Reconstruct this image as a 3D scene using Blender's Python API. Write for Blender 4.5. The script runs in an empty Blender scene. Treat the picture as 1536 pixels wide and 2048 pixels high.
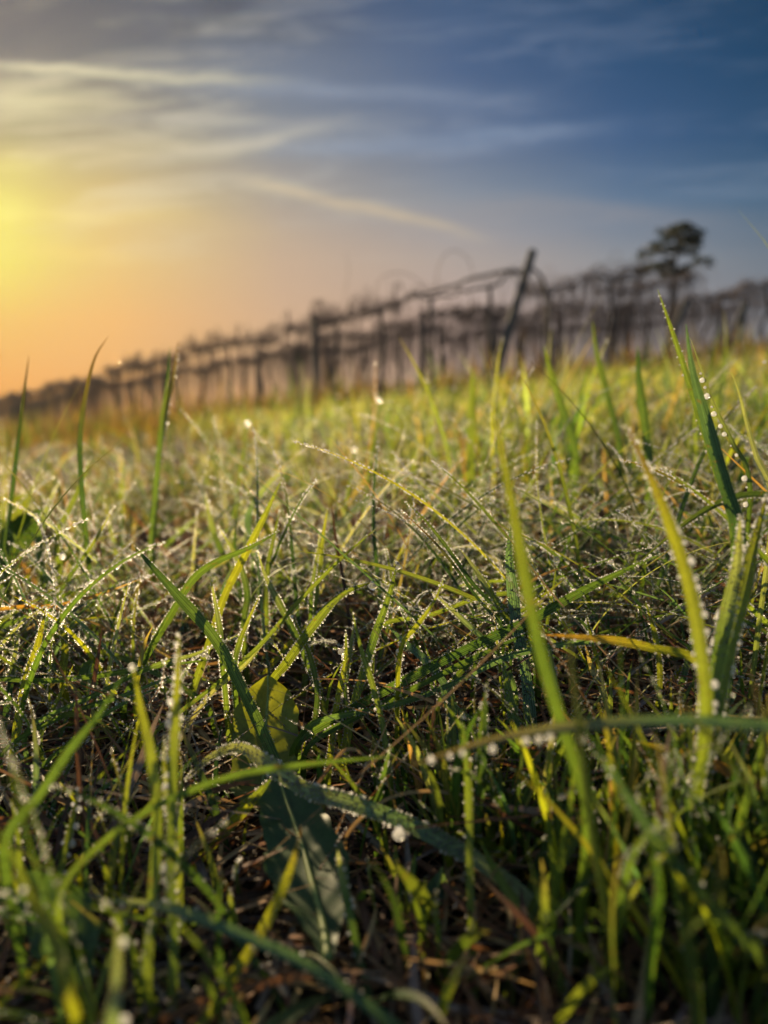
import bpy, math, random
import numpy as np
from mathutils import Vector, noise as mnoise

# ------------------------------------------------------------------ scene, camera, light
S = bpy.context.scene
COL = S.collection
rnd = random.Random(7)
rng = np.random.default_rng(11)
R = math.radians

CAM = np.array([0.0, 0.0, 0.165])
PITCH = R(9.0)
FPX = 26.0 / 36.0 * 2048            # focal length in photograph pixels
FOCUS = 0.335
cd = bpy.data.cameras.new('camera')
cd.lens = 26.0
cd.sensor_width = 36.0
cd.clip_start = 0.01
cd.clip_end = 3000.0
cd.dof.use_dof = True
cd.dof.focus_distance = FOCUS
cd.dof.aperture_fstop = 5.7
cam = bpy.data.objects.new('camera', cd)
COL.objects.link(cam)
cam.location = CAM
cam.rotation_euler = (R(90) - PITCH, 0, 0)
S.camera = cam

S.view_settings.view_transform = 'Standard'
S.view_settings.look = 'None'
S.view_settings.gamma = 1.0
S.view_settings.exposure = 1.15
S.cycles.max_bounces = 10
S.cycles.transmission_bounces = 8
S.cycles.transparent_max_bounces = 8
S.cycles.diffuse_bounces = 4
S.cycles.sample_clamp_indirect = 40.0
S.cycles.caustics_reflective = False
S.cycles.caustics_refractive = False

SUN_AZ, SUN_EL = R(-29.5), R(16.0)   # just outside the left edge of the picture
sun_dir = Vector((math.sin(SUN_AZ) * math.cos(SUN_EL), math.cos(SUN_AZ) * math.cos(SUN_EL), math.sin(SUN_EL)))
ld = bpy.data.lights.new('sun', 'SUN')
ld.energy = 5.0
ld.angle = R(0.6)
ld.color = (1.0, 0.76, 0.45)
sun = bpy.data.objects.new('sun', ld)
COL.objects.link(sun)
sun.rotation_euler = (-sun_dir).to_track_quat('-Z', 'Y').to_euler()


def srgb(r, g, b):
    f = lambda c: (c / 255 / 12.92) if c / 255 <= 0.04045 else ((c / 255 + 0.055) / 1.055) ** 2.4
    return (f(r), f(g), f(b), 1.0)


class NT:
    """small helper for writing node trees"""
    def __init__(self, tree):
        self.t = tree
        tree.nodes.clear()

    def n(self, typ, **kw):
        nd = self.t.nodes.new(typ)
        for k, v in kw.items():
            setattr(nd, k, v)
        return nd

    def link(self, a, b):
        self.t.links.new(a, b)

    def put(self, sock, v):
        if isinstance(v, bpy.types.NodeSocket):
            self.link(v, sock)
        else:
            sock.default_value = v

    def m(self, op, a, b=0.0, c=None, clamp=False):
        nd = self.n('ShaderNodeMath', operation=op, use_clamp=clamp)
        self.put(nd.inputs[0], a)
        self.put(nd.inputs[1], b)
        if c is not None:
            self.put(nd.inputs[2], c)
        return nd.outputs[0]

    def mix(self, f, a, b, mode='MIX'):
        nd = self.n('ShaderNodeMix', data_type='RGBA', blend_type=mode)
        nd.clamp_factor = True
        self.put(nd.inputs[0], f)
        self.put(nd.inputs[6], a)
        self.put(nd.inputs[7], b)
        return nd.outputs[2]

    def smooth(self, x, a, b):
        nd = self.n('ShaderNodeMapRange', interpolation_type='SMOOTHSTEP')
        self.put(nd.inputs[0], x)
        nd.inputs[1].default_value = a
        nd.inputs[2].default_value = b
        return nd.outputs[0]

    def ramp(self, x, stops):
        nd = self.n('ShaderNodeValToRGB')
        self.put(nd.inputs[0], x)
        e = nd.color_ramp.elements
        while len(e) < len(stops):
            e.new(0.5)
        for el, (p, c) in zip(e, stops):
            el.position = p
            el.color = c
        return nd.outputs[0]

    def noise(self, vec, scale, detail=3.0, rough=0.5, dist=0.0):
        nd = self.n('ShaderNodeTexNoise')
        self.put(nd.inputs['Vector'], vec)
        nd.inputs['Scale'].default_value = scale
        nd.inputs['Detail'].default_value = detail
        nd.inputs['Roughness'].default_value = rough
        nd.inputs['Distortion'].default_value = dist
        return nd.outputs[0]


def uv_of(px, py):
    """direction of a picture point as tangents u = x / y, v = z / y about the +Y axis"""
    a, b = (px - 768) / FPX, (1024 - py) / FPX
    k = math.cos(PITCH) + b * math.sin(PITCH)
    return a / k, (b * math.cos(PITCH) - math.sin(PITCH)) / k


def build_world():
    w = bpy.data.worlds.new('World')
    S.world = w
    w.use_nodes = True
    N = NT(w.node_tree)
    tc = N.n('ShaderNodeTexCoord')
    sep = N.n('ShaderNodeSeparateXYZ')
    N.link(tc.outputs['Generated'], sep.inputs[0])
    x, y, z = sep.outputs
    ys = N.m('MAXIMUM', y, 0.06)
    u = N.m('DIVIDE', x, ys)
    v = N.m('DIVIDE', z, ys)
    # evening gradient: five columns of the sky, each with its own ramp over elevation
    T = lambda py: (uv_of(768, py)[1] + 0.12) / 0.75
    t = N.m('DIVIDE', N.m('ADD', v, 0.12), 0.75)
    rows = [880, 760, 640, 520, 400, 270, 130, 0]
    cols = {
        -60:  [(190, 126, 64), (210, 140, 58), (214, 160, 60), (206, 190, 56), (204, 188, 78), (148, 138, 94), (112, 108, 104), (88, 86, 92)],
        220:  [(204, 144, 98), (216, 154, 92), (224, 166, 90), (214, 178, 98), (200, 174, 104), (152, 142, 114), (108, 110, 112), (80, 86, 96)],
        560:  [(196, 152, 122), (202, 160, 124), (202, 164, 132), (192, 164, 138), (164, 154, 142), (122, 130, 142), (100, 114, 136), (76, 92, 120)],
        900:  [(182, 152, 136), (186, 156, 140), (186, 158, 146), (174, 160, 152), (134, 142, 154), (90, 110, 142), (70, 96, 134), (56, 86, 124)],
        1240: [(154, 140, 138), (160, 146, 144), (160, 148, 146), (142, 144, 150), (94, 118, 146), (56, 90, 131), (37, 77, 118), (31, 69, 107)],
        1600: [(122, 120, 128), (128, 126, 132), (126, 128, 136), (106, 118, 132), (62, 96, 124), (33, 75, 111), (19, 64, 99), (15, 59, 92)],
    }
    base, lastu = None, None
    for px, cs in cols.items():
        c = N.ramp(t, [(T(py), srgb(*cc)) for py, cc in zip(rows, cs)])
        uu = uv_of(px, 450)[0]
        if base is None:
            base = c
        else:
            mr = N.n('ShaderNodeMapRange')
            N.put(mr.inputs[0], u)
            mr.inputs[1].default_value = lastu
            mr.inputs[2].default_value = uu
            base = N.mix(mr.outputs[0], base, c)
        lastu = uu
    # thin drifting cloud
    cv = N.n('ShaderNodeCombineXYZ')
    N.put(cv.inputs[0], N.m('MULTIPLY', u, 1.5))
    N.put(cv.inputs[1], N.m('MULTIPLY', N.m('SUBTRACT', v, N.m('MULTIPLY', u, 0.10)), 8.5))
    n1 = N.noise(cv.outputs[0], 1.7, 4.0, 0.5, 0.7)
    cv2 = N.n('ShaderNodeCombineXYZ')
    N.put(cv2.inputs[0], N.m('MULTIPLY', u, 3.0))
    N.put(cv2.inputs[1], N.m('MULTIPLY', v, 6.0))
    n2 = N.noise(cv2.outputs[0], 2.2, 4.0, 0.55, 0.3)
    leftness = N.smooth(u, 0.30, -0.40)
    up = N.smooth(v, 0.12, 0.30)
    cv3 = N.n('ShaderNodeCombineXYZ')
    N.put(cv3.inputs[0], N.m('MULTIPLY', N.m('ADD', u, N.m('MULTIPLY', v, 0.6)), 4.0))
    N.put(cv3.inputs[1], N.m('MULTIPLY', N.m('SUBTRACT', v, N.m('MULTIPLY', u, 0.06)), 30.0))
    n3 = N.noise(cv3.outputs[0], 1.6, 6.0, 0.62, 0.9)
    n1 = N.m('ADD', N.m('MULTIPLY', n1, 0.58), N.m('MULTIPLY', n3, 0.42))
    wisps = N.m('MULTIPLY', N.smooth(n1, 0.47, 0.65), N.m('MULTIPLY', up, N.m('ADD', N.m('MULTIPLY', leftness, 0.30), 0.13)))
    warm = N.mix(N.smooth(u, -0.45, 0.25), srgb(238, 226, 188), srgb(170, 182, 204))
    base = N.mix(wisps, base, warm)
    # dark grey cloud bank, top left
    dk = N.m('MULTIPLY', N.smooth(v, 0.385, 0.46), N.smooth(u, 0.02, -0.22))
    dk = N.m('MULTIPLY', dk, N.m('ADD', N.m('MULTIPLY', N.smooth(n2, 0.62, 0.38), 0.60), 0.38))
    base = N.mix(dk, base, srgb(74, 82, 96))
    # long streaks
    def streak(p0, p1, wpx, fade, amp, col):
        nonlocal base
        (u0, v0), (u1, v1) = uv_of(*p0), uv_of(*p1)
        k = (v1 - v0) / (u1 - u0)
        wob = N.m('MULTIPLY', N.m('SUBTRACT', n2, 0.5), 0.035)
        d = N.m('SUBTRACT', N.m('SUBTRACT', v, v0 - k * u0), N.m('ADD', N.m('MULTIPLY', u, k), wob))
        d = N.m('DIVIDE', d, wpx / FPX)
        g = N.m('POWER', math.e, N.m('MULTIPLY', N.m('MULTIPLY', d, d), -1.0))
        wi = N.m('MULTIPLY', N.smooth(u, u0 - fade, u0 + fade), N.smooth(u, u1 + fade, u1 - fade))
        br = N.m('ADD', N.m('MULTIPLY', n3, 1.5), 0.15)
        f = N.m('MULTIPLY', N.m('MULTIPLY', g, wi), N.m('MULTIPLY', br, amp))
        base = N.mix(f, base, srgb(*col))
    streak((-60, 128), (500, 162), 9, 0.10, 0.80, (226, 218, 178))
    streak((-60, 200), (170, 205), 36, 0.10, 0.60, (214, 206, 156))
    streak((430, 170), (980, 196), 18, 0.15, 0.46, (150, 162, 182))
    streak((200, 236), (560, 238), 11, 0.10, 0.55, (178, 174, 162))
    streak((310, 318), (650, 252), 17, 0.07, 0.66, (196, 190, 174))
    streak((560, 250), (860, 244), 20, 0.12, 0.30, (158, 164, 174))
    streak((600, 304), (1160, 262), 16, 0.12, 0.55, (146, 162, 186))
    streak((60, 316), (430, 296), 24, 0.10, 0.42, (208, 194, 148))
    streak((330, 120), (780, 118), 34, 0.15, 0.25, (130, 138, 152))
    streak((505, 366), (600, 378), 10, 0.04, 0.60, (214, 202, 166))
    streak((520, 368), (930, 464), 12, 0.06, 0.62, (206, 186, 154))
    streak((-60, 332), (70, 330), 22, 0.08, 0.45, (232, 214, 104))
    streak((-60, 430), (330, 432), 12, 0.10, 0.35, (236, 212, 110))
    streak((60, 500), (230, 515), 16, 0.05, 0.30, (242, 206, 104))
    streak((150, 425), (520, 470), 26, 0.10, 0.25, (214, 188, 132))
    streak((880, 410), (1400, 436), 22, 0.12, 0.36, (160, 152, 150))
    streak((-60, 408), (24, 412), 30, 0.05, 0.60, (242, 240, 120))
    # glow round the sun
    us, vs = uv_of(-60, 470)
    du = N.m('SUBTRACT', u, us)
    dv = N.m('SUBTRACT', v, vs)
    r2 = N.m('ADD', N.m('MULTIPLY', du, du), N.m('MULTIPLY', dv, dv))
    glow = N.m('MULTIPLY', N.m('POWER', math.e, N.m('DIVIDE', r2, -0.0075)), 0.55)
    base = N.mix(glow, base, srgb(228, 226, 56))
    # real sky model; takes over away from the sunset side
    sky = N.n('ShaderNodeTexSky', sky_type='NISHITA')
    sky.sun_disc = False
    sky.sun_elevation = SUN_EL
    sky.sun_rotation = SUN_AZ
    k = N.n('ShaderNodeVectorMath', operation='SCALE')
    N.link(base, k.inputs[0])
    k.inputs[3].default_value = 4.28
    front = N.m('MULTIPLY', N.smooth(y, 0.15, 0.5), N.smooth(z, 0.8, 0.55))
    fin = N.mix(N.m('MULTIPLY', front, 0.985), sky.outputs[0], k.outputs[0])
    bg = N.n('ShaderNodeBackground')
    N.link(fin, bg.inputs[0])
    bg.inputs[1].default_value = 0.10
    out = N.n('ShaderNodeOutputWorld')
    N.link(bg.outputs[0], out.inputs[0])


build_world()

# ------------------------------------------------------------------ helpers
FWD = np.array([0, math.cos(PITCH), -math.sin(PITCH)])
UPV = np.array([0, math.sin(PITCH), math.cos(PITCH)])
RGT = np.array([1.0, 0, 0])
SLOPE = 0.11


def ter(x, y):
    x = np.asarray(x, float)
    y = np.asarray(y, float)
    near = np.exp(-((x / 6) ** 2 + (y / 6) ** 2))
    return SLOPE * x + near * (0.006 * np.sin(x * 9 + 1.3) * np.cos(y * 7 + 0.4) + 0.004 * np.sin(x * 23 + y * 17)) \
        + 0.02 * np.sin(x * 0.9 + 0.5) * np.sin(y * 0.8) * (1 - near)


def at(px, py, d):
    return CAM + d * (FWD + (px - 768) / FPX * RGT + (1024 - py) / FPX * UPV)


def project(P):
    q = np.asarray(P) - CAM
    d = q @ FWD
    return 768 + (q @ RGT) / d * FPX, 1024 - (q @ UPV) / d * FPX, d


def tag(o, label=None, cat=None, group=None, kind=None):
    if label: o['label'] = label
    if cat: o['category'] = cat
    if group: o['group'] = group
    if kind: o['kind'] = kind
    return o


def empty(name, loc):
    o = bpy.data.objects.new(name, None)
    o.empty_display_size = 0.05
    COL.objects.link(o)
    o.location = loc
    return o


def mesh_data(name, V, F, mat, uv=None, col=None, smooth=True):
    V = np.ascontiguousarray(V, dtype=np.float32).reshape(-1, 3)
    F = np.ascontiguousarray(F, dtype=np.int32)
    k = F.shape[1]
    me = bpy.data.meshes.new(name)
    me.vertices.add(len(V))
    me.vertices.foreach_set('co', V.ravel())
    me.loops.add(F.size)
    me.loops.foreach_set('vertex_index', F.ravel())
    me.polygons.add(len(F))
    me.polygons.foreach_set('loop_start', np.arange(0, F.size, k, dtype=np.int32))
    if smooth:
        me.polygons.foreach_set('use_smooth', np.ones(len(F), dtype=bool))
    if uv is not None:
        l = me.uv_layers.new(name='UVMap')
        l.data.foreach_set('uv', np.ascontiguousarray(uv.reshape(-1, 2)[F.ravel()], dtype=np.float32).ravel())
    if col is not None:
        a = me.color_attributes.new('pigment', 'FLOAT_COLOR', 'POINT')
        c4 = np.ones((len(V), 4), np.float32)
        c4[:, :3] = col.reshape(-1, 3)
        a.data.foreach_set('color', c4.ravel())
    me.update(calc_edges=True)
    me.materials.append(mat)
    return me


def add(name, me, parent=None, loc=None):
    o = bpy.data.objects.new(name, me)
    COL.objects.link(o)
    if parent is not None: o.parent = parent
    if loc is not None: o.location = loc
    return o


def norm(a):
    return a / np.maximum(np.linalg.norm(a, axis=-1, keepdims=True), 1e-9)


def tube(P, rad, k=6, cap=True):
    """closed tube along points P with radii rad -> (verts, quads)"""
    P = np.asarray(P, float)
    n = len(P)
    rad = np.broadcast_to(np.asarray(rad, float), (n,))
    T = norm(np.gradient(P, axis=0))
    ref = np.array([0.31, 0.87, 0.38])
    A = norm(np.cross(T, ref))
    B = np.cross(T, A)
    th = np.arange(k) * 2 * math.pi / k
    V = P[:, None] + rad[:, None, None] * (A[:, None] * np.cos(th)[None, :, None] + B[:, None] * np.sin(th)[None, :, None])
    i = np.arange(n - 1)[:, None] * k
    j = np.arange(k)[None]
    j2 = (j + 1) % k
    F = np.stack([i + j, i + j2, i + k + j2, i + k + j], -1).reshape(-1, 4)
    V = V.reshape(-1, 3)
    if cap:
        V = np.vstack([V, P[:1], P[-1:]])
        c0, c1 = len(V) - 2, len(V) - 1
        jj = np.arange(k)
        c = [[c0, (q + 1) % k, q, q] for q in jj] + [[c1, (n - 1) * k + q, (n - 1) * k + (q + 1) % k, (n - 1) * k + (q + 1) % k] for q in jj]
        tri = np.array(c)
        # degenerate quads are avoided: build as quads over pairs of sides
        tri = np.array([[c0, (2 * q + 2) % k, (2 * q + 1) % k, 2 * q] for q in range(k // 2)] +
                       [[c1, (n - 1) * k + 2 * q, (n - 1) * k + (2 * q + 1) % k, (n - 1) * k + (2 * q + 2) % k] for q in range(k // 2)])
        F = np.vstack([F, tri])
    return V, F


class Bag:
    def __init__(self):
        self.V, self.F, self.n = [], [], 0

    def put(self, V, F):
        self.V.append(V)
        self.F.append(F + self.n)
        self.n += len(V)

    def tube(self, P, r, k=6):
        self.put(*tube(P, r, k))

    def mesh(self, name, mat):
        return mesh_data(name, np.vstack(self.V), np.vstack(self.F), mat)


def catmull(P, n):
    P = np.asarray(P, float)
    P = np.vstack([2 * P[0] - P[1], P, 2 * P[-1] - P[-2]])
    seg = len(P) - 3
    # spread the samples by chord length
    L = np.linalg.norm(np.diff(P[1:-1], axis=0), axis=1)
    cum = np.concatenate([[0], np.cumsum(L)])
    s = np.linspace(0, cum[-1], n)
    i = np.clip(np.searchsorted(cum, s, 'right') - 1, 0, seg - 1)
    t = ((s - cum[i]) / np.maximum(L[i], 1e-9))[:, None]
    p0, p1, p2, p3 = P[i], P[i + 1], P[i + 2], P[i + 3]
    return 0.5 * (2 * p1 + (p2 - p0) * t + (2 * p0 - 5 * p1 + 4 * p2 - p3) * t ** 2 + (3 * p1 - p0 - 3 * p2 + p3) * t ** 3)


# ------------------------------------------------------------------ materials
def mat_new(name):
    m = bpy.data.materials.new(name)
    m.use_nodes = True
    return m, NT(m.node_tree)


def mat_blade(name, transl=0.5, gain=(1.65, 1.6, 0.6), rough=0.42, vein=0.5, mottle=0.35):
    m, N = mat_new(name)
    at_ = N.n('ShaderNodeAttribute', attribute_name='pigment')
    uvn = N.n('ShaderNodeUVMap')
    sp = N.n('ShaderNodeSeparateXYZ')
    N.link(uvn.outputs[0], sp.inputs[0])
    # mottled pigment along the blade
    geo = N.n('ShaderNodeNewGeometry')
    nz = N.noise(geo.outputs['Position'], 160.0, 3.0, 0.6)
    nz2 = N.noise(geo.outputs['Position'], 900.0, 2.0, 0.6)
    f = N.m('ADD', N.m('MULTIPLY', N.m('SUBTRACT', nz, 0.5), mottle * 2.0), N.m('ADD', N.m('MULTIPLY', N.m('SUBTRACT', nz2, 0.5), mottle), 1.0))
    vs = N.n('ShaderNodeVectorMath', operation='SCALE')
    N.link(at_.outputs['Color'], vs.inputs[0])
    N.put(vs.inputs[3], f)
    # parallel veins: pale and dark lines and ridges running the length of the blade, a paler midrib, brown blotches
    wave = N.m('SINE', N.m('MULTIPLY', sp.outputs[0], 36.0))
    rib = N.m('SUBTRACT', 1.0, N.m('MULTIPLY', N.m('ABSOLUTE', N.m('SUBTRACT', sp.outputs[0], 0.5)), 9.0), clamp=True)
    k_ = 1.0 if vein > 0 else 0.0
    tone = N.m('ADD', N.m('ADD', 1.0, N.m('MULTIPLY', wave, 0.26 * k_)), N.m('MULTIPLY', rib, 0.55 * k_))
    v2 = N.n('ShaderNodeVectorMath', operation='SCALE')
    N.link(vs.outputs[0], v2.inputs[0])
    N.put(v2.inputs[3], tone)
    nb = N.noise(geo.outputs['Position'], 330.0, 4.0, 0.65, 0.5)
    blot = N.m('MULTIPLY', N.smooth(nb, 0.60, 0.68), 0.7 if mottle < .5 else 0.45)
    colr = N.mix(blot, v2.outputs[0], (0.13, 0.085, 0.030, 1))
    bmp = N.n('ShaderNodeBump')
    bmp.inputs['Strength'].default_value = vein
    bmp.inputs['Distance'].default_value = 0.0004
    N.put(bmp.inputs['Height'], N.m('ADD', N.m('MULTIPLY', wave, 0.5), N.m('MULTIPLY', nz2, 1.2)))
    p = N.n('ShaderNodeBsdfPrincipled')
    N.put(p.inputs['Base Color'], colr)
    p.inputs['Roughness'].default_value = rough
    p.inputs['Specular IOR Level'].default_value = 0.28
    N.link(bmp.outputs[0], p.inputs['Normal'])
    g = N.n('ShaderNodeVectorMath', operation='MULTIPLY')
    N.put(g.inputs[0], colr)
    g.inputs[1].default_value = gain
    tr = N.n('ShaderNodeBsdfTranslucent')
    N.link(g.outputs[0], tr.inputs[0])
    N.link(bmp.outputs[0], tr.inputs['Normal'])
    mx = N.n('ShaderNodeMixShader')
    mx.inputs[0].default_value = transl
    N.link(p.outputs[0], mx.inputs[1])
    N.link(tr.outputs[0], mx.inputs[2])
    o = N.n('ShaderNodeOutputMaterial')
    N.link(mx.outputs[0], o.inputs[0])
    return m


def mat_water(name, rough, milk):
    """water; milk is a white translucent share standing in for the sun glint"""
    m, N = mat_new(name)
    p = N.n('ShaderNodeBsdfPrincipled')
    p.inputs['Base Color'].default_value = (1, 1, 1, 1)
    p.inputs['Transmission Weight'].default_value = 1.0
    p.inputs['IOR'].default_value = 1.333
    p.inputs['Roughness'].default_value = rough
    tr = N.n('ShaderNodeBsdfTranslucent')
    tr.inputs[0].default_value = (0.95, 0.95, 0.93, 1)
    mx = N.n('ShaderNodeMixShader')
    mx.inputs[0].default_value = milk
    N.link(p.outputs[0], mx.inputs[1])
    N.link(tr.outputs[0], mx.inputs[2])
    o = N.n('ShaderNodeOutputMaterial')
    N.link(mx.outputs[0], o.inputs[0])
    return m


def mat_noise(name, c0, c1, scale, rough=0.8, bump=0.4, dist=0.01, stretch=None):
    m, N = mat_new(name)
    tc = N.n('ShaderNodeTexCoord')
    vec = tc.outputs['Object']
    if stretch:
        mp = N.n('ShaderNodeMapping')
        mp.inputs['Scale'].default_value = stretch
        N.link(vec, mp.inputs[0])
        vec = mp.outputs[0]
    nz = N.noise(vec, scale, 6.0, 0.6, 0.3)
    c = N.ramp(nz, [(0.3, (*c0, 1)), (0.72, (*c1, 1))])
    b = N.n('ShaderNodeBump')
    b.inputs['Strength'].default_value = bump
    b.inputs['Distance'].default_value = dist
    N.link(nz, b.inputs['Height'])
    p = N.n('ShaderNodeBsdfPrincipled')
    N.link(c, p.inputs['Base Color'])
    p.inputs['Roughness'].default_value = rough
    N.link(b.outputs[0], p.inputs['Normal'])
    o = N.n('ShaderNodeOutputMaterial')
    N.link(p.outputs[0], o.inputs[0])
    return m


M_GRASS = mat_blade('grass_green')
M_DRY = mat_blade('grass_dry', 0.28, (1.3, 1.1, 0.8), 0.7, 0.5, 0.6)
M_LEAF = mat_blade('broad_leaf_green', 0.42, (1.9, 1.7, 0.5), 0.52, 0.0, 0.55)
M_WATER = mat_water('dew_water', 0.12, 0.12)
M_GLOW = mat_water('dew_white_glow', 0.25, 0.55)  # whiter body stands in for the defocused sun highlight in big drops
M_BEAD = mat_water('dew_bead', 0.20, 0.30)
M_SOIL = mat_noise('soil', (0.018, 0.011, 0.007), (0.060, 0.038, 0.022), 30.0, 0.95, 0.8, 0.01)
M_TURF = mat_noise('turf_ground', (0.030, 0.030, 0.010), (0.085, 0.075, 0.030), 1.2, 0.95, 0.5, 0.05)
M_BARK = mat_noise('vine_bark', (0.022, 0.016, 0.014), (0.066, 0.048, 0.040), 40.0, 0.9, 0.8, 0.01, (1, 1, 0.2))
M_CANE = mat_noise('vine_cane', (0.070, 0.040, 0.030), (0.165, 0.095, 0.066), 25.0, 0.75, 0.3, 0.003)
M_POST = mat_noise('weathered_post', (0.020, 0.018, 0.017), (0.060, 0.052, 0.046), 22.0, 0.85, 0.6, 0.006, (1, 1, 0.12))
M_WIRE = mat_noise('dull_wire', (0.05, 0.05, 0.055), (0.11, 0.11, 0.11), 50.0, 0.6, 0.1, 0.001)
M_NEEDLE = mat_blade('tree_foliage', 0.25, (1.4, 1.5, 0.7), 0.6, 0.0, 0.5)

G_MID = np.array([0.070, 0.115, 0.024])
G_DARK = np.array([0.034, 0.068, 0.020])
G_LIGHT = np.array([0.115, 0.150, 0.026])
G_YEL = np.array([0.190, 0.200, 0.016])
G_BLUE = np.array([0.070, 0.125, 0.070])
G_PALE = np.array([0.230, 0.250, 0.110])
C_STRAW = np.array([0.300, 0.205, 0.090])
C_BROWN = np.array([0.105, 0.052, 0.024])
C_RUST = np.array([0.125, 0.066, 0.034])
C_DARKB = np.array([0.036, 0.020, 0.013])
C_ORANGE = np.array([0.30, 0.145, 0.030])
C_GREY = np.array([0.170, 0.135, 0.105])

# ------------------------------------------------------------------ ground
def grid(x0, x1, y0, y1, nx, ny, fz):
    X, Y = np.meshgrid(np.linspace(x0, x1, nx), np.linspace(y0, y1, ny))
    V = np.stack([X, Y, fz(X, Y)], -1).reshape(-1, 3)
    i = np.arange(ny - 1)[:, None] * nx + np.arange(nx - 1)[None]
    F = np.stack([i, i + 1, i + nx + 1, i + nx], -1).reshape(-1, 4)
    return V, F


# one sheet, finer near the camera
gx = np.sign(np.linspace(-1, 1, 181)) * np.abs(np.linspace(-1, 1, 181)) ** 4 * 62
gy = gx
X, Y = np.meshgrid(gx, gy)
Z = ter(X, Y) - 0.002
i = np.arange(180)[:, None] * 181 + np.arange(180)[None]
F = np.stack([i, i + 1, i + 182, i + 181], -1).reshape(-1, 4)
m, N = mat_new('hillside')
geo = N.n('ShaderNodeNewGeometry')
n_f = N.noise(geo.outputs['Position'], 70.0, 5.0, 0.65)
n_c = N.noise(geo.outputs['Position'], 2.0, 4.0, 0.6)
c_soil = N.ramp(n_f, [(0.3, (0.010, 0.007, 0.005, 1)), (0.7, (0.036, 0.024, 0.014, 1))])
c_turf = N.ramp(n_c, [(0.3, (0.028, 0.028, 0.009, 1)), (0.7, (0.070, 0.056, 0.022, 1))])
dst = N.n('ShaderNodeVectorMath', operation='LENGTH')
N.link(geo.outputs['Position'], dst.inputs[0])
c = N.mix(N.smooth(dst.outputs['Value'], 1.5, 5.0), c_soil, c_turf)
b = N.n('ShaderNodeBump')
b.inputs['Strength'].default_value = 0.8
b.inputs['Distance'].default_value = 0.01
N.link(n_f, b.inputs['Height'])
p = N.n('ShaderNodeBsdfPrincipled')
N.link(c, p.inputs['Base Color'])
p.inputs['Roughness'].default_value = 1.0
p.inputs['Specular IOR Level'].default_value = 0.05
N.link(b.outputs[0], p.inputs['Normal'])
o = N.n('ShaderNodeOutputMaterial')
N.link(p.outputs[0], o.inputs[0])
add('ground', mesh_data('ground', np.stack([X, Y, Z], -1), F, m))['kind'] = 'structure'

# ------------------------------------------------------------------ vineyard
ROW_DIR = norm(np.array([-0.9, 1.0, 0.0]))
ROW_ANG = math.atan2(ROW_DIR[1], ROW_DIR[0])
WIRE_H = 1.38


def cane_path(x0, h0, r, dmax=1.2):
    """one shoot: leaves the cordon upward, arches over and hangs"""
    yaw = r.uniform(0, 2 * math.pi)
    rise = r.uniform(0.03, 0.16)
    reach = r.uniform(0.05, 0.22)
    drop = r.uniform(0.25, dmax)
    lean = r.uniform(-0.12, 0.12)
    c, s = math.cos(yaw), math.sin(yaw)
    P = [(x0, 0, h0), (x0 + reach * .3 * c, reach * .3 * s, h0 + rise * .8), (x0 + reach * .8 * c, reach * .8 * s, h0 + rise),
         (x0 + reach * 1.1 * c + lean * .3, reach * 1.1 * s, h0 - drop * .3), (x0 + reach * 1.05 * c + lean * .8, reach * 1.1 * s + r.uniform(-.03, .03), h0 - drop * .7),
         (x0 + reach * c + lean, reach * s + r.uniform(-.06, .06), h0 - drop)]
    return catmull(P, 9)


def up_path(x0, h0, r, big, hi=False):
    k = r.choice((-1, 1))
    H = r.uniform(0.08, 0.28 if hi else .26) * (1.5 if hi else 1) if not big else r.uniform(0.28, 0.42)
    W = r.uniform(0.10, 0.35)
    if r.random() < 0.45:
        P = [(x0, 0, h0), (x0 + k * W * .15, .03, h0 + H * .6), (x0 + k * W * .2, .02, h0 + H)]
    else:
        P = [(x0, 0, h0), (x0 + k * W * .1, .02, h0 + H * .7), (x0 + k * W * .5, .05, h0 + H), (x0 + k * W * .95, .04, h0 + H * .6), (x0 + k * W * 1.05, 0, h0 - .05)]
    return catmull(P, 10)


def vine_meshes(kind, seed):
    r = random.Random(seed)
    w = lambda a: r.uniform(-a, a)
    tr = Bag()
    P = [(0, 0, -0.05), (w(.04), w(.03), .25), (w(.06), w(.04), .6), (w(.06), w(.04), .95), (w(.04), w(.02), WIRE_H - .12), (0, 0, WIRE_H)]
    q = catmull(P, 16)
    tr.tube(q, np.linspace(.040, .024, 16) * (1 + .12 * np.sin(np.arange(16) * 1.9 + seed)), 8)
    cordon = Bag()
    for sgn in (-1, 1):
        L = 0.55
        P = [(0, 0, WIRE_H - .03), (sgn * .18, w(.03), WIRE_H + .02 + w(.06)), (sgn * .36, w(.04), WIRE_H + w(.09)), (sgn * L * r.uniform(.7, 1.1), w(.03), WIRE_H + w(.08))]
        q = catmull(P, 12)
        cordon.tube(q, np.linspace(.018, .010, 12) * (1 + .25 * np.abs(np.sin(np.arange(12) * 1.3 + seed))), 6)
    canes = Bag()
    n = {'dense': 62, 'sparse': 6, 'medium': 34}[kind]
    for _ in range(n):
        x0 = w(.52)
        q = cane_path(x0, WIRE_H + w(.04), r, .65 if kind == 'medium' else 1.15)
        canes.tube(q, np.linspace(.0050, .0026, len(q)), 4)
    for k in range({'dense': 26, 'sparse': 5, 'medium': 30}[kind]):
        q = up_path(w(.5), WIRE_H, r, k == 0 and seed % 2 == 0, kind == 'medium')
        canes.tube(q, np.linspace(.0060, .0026, len(q)), 4)
    if kind != 'sparse':
        for _ in range(16):     # tangle along the wire
            a = w(.5)
            q = catmull([(a, w(.08), WIRE_H + w(.10)), (a + w(.15), w(.12), WIRE_H + w(.14)), (a + w(.35), w(.10), WIRE_H + w(.12))], 7)
            canes.tube(q, .0042, 4)
    return tr.mesh('trunk', M_BARK), cordon.mesh('cordon', M_BARK), canes.mesh('canes', M_CANE)


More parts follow.
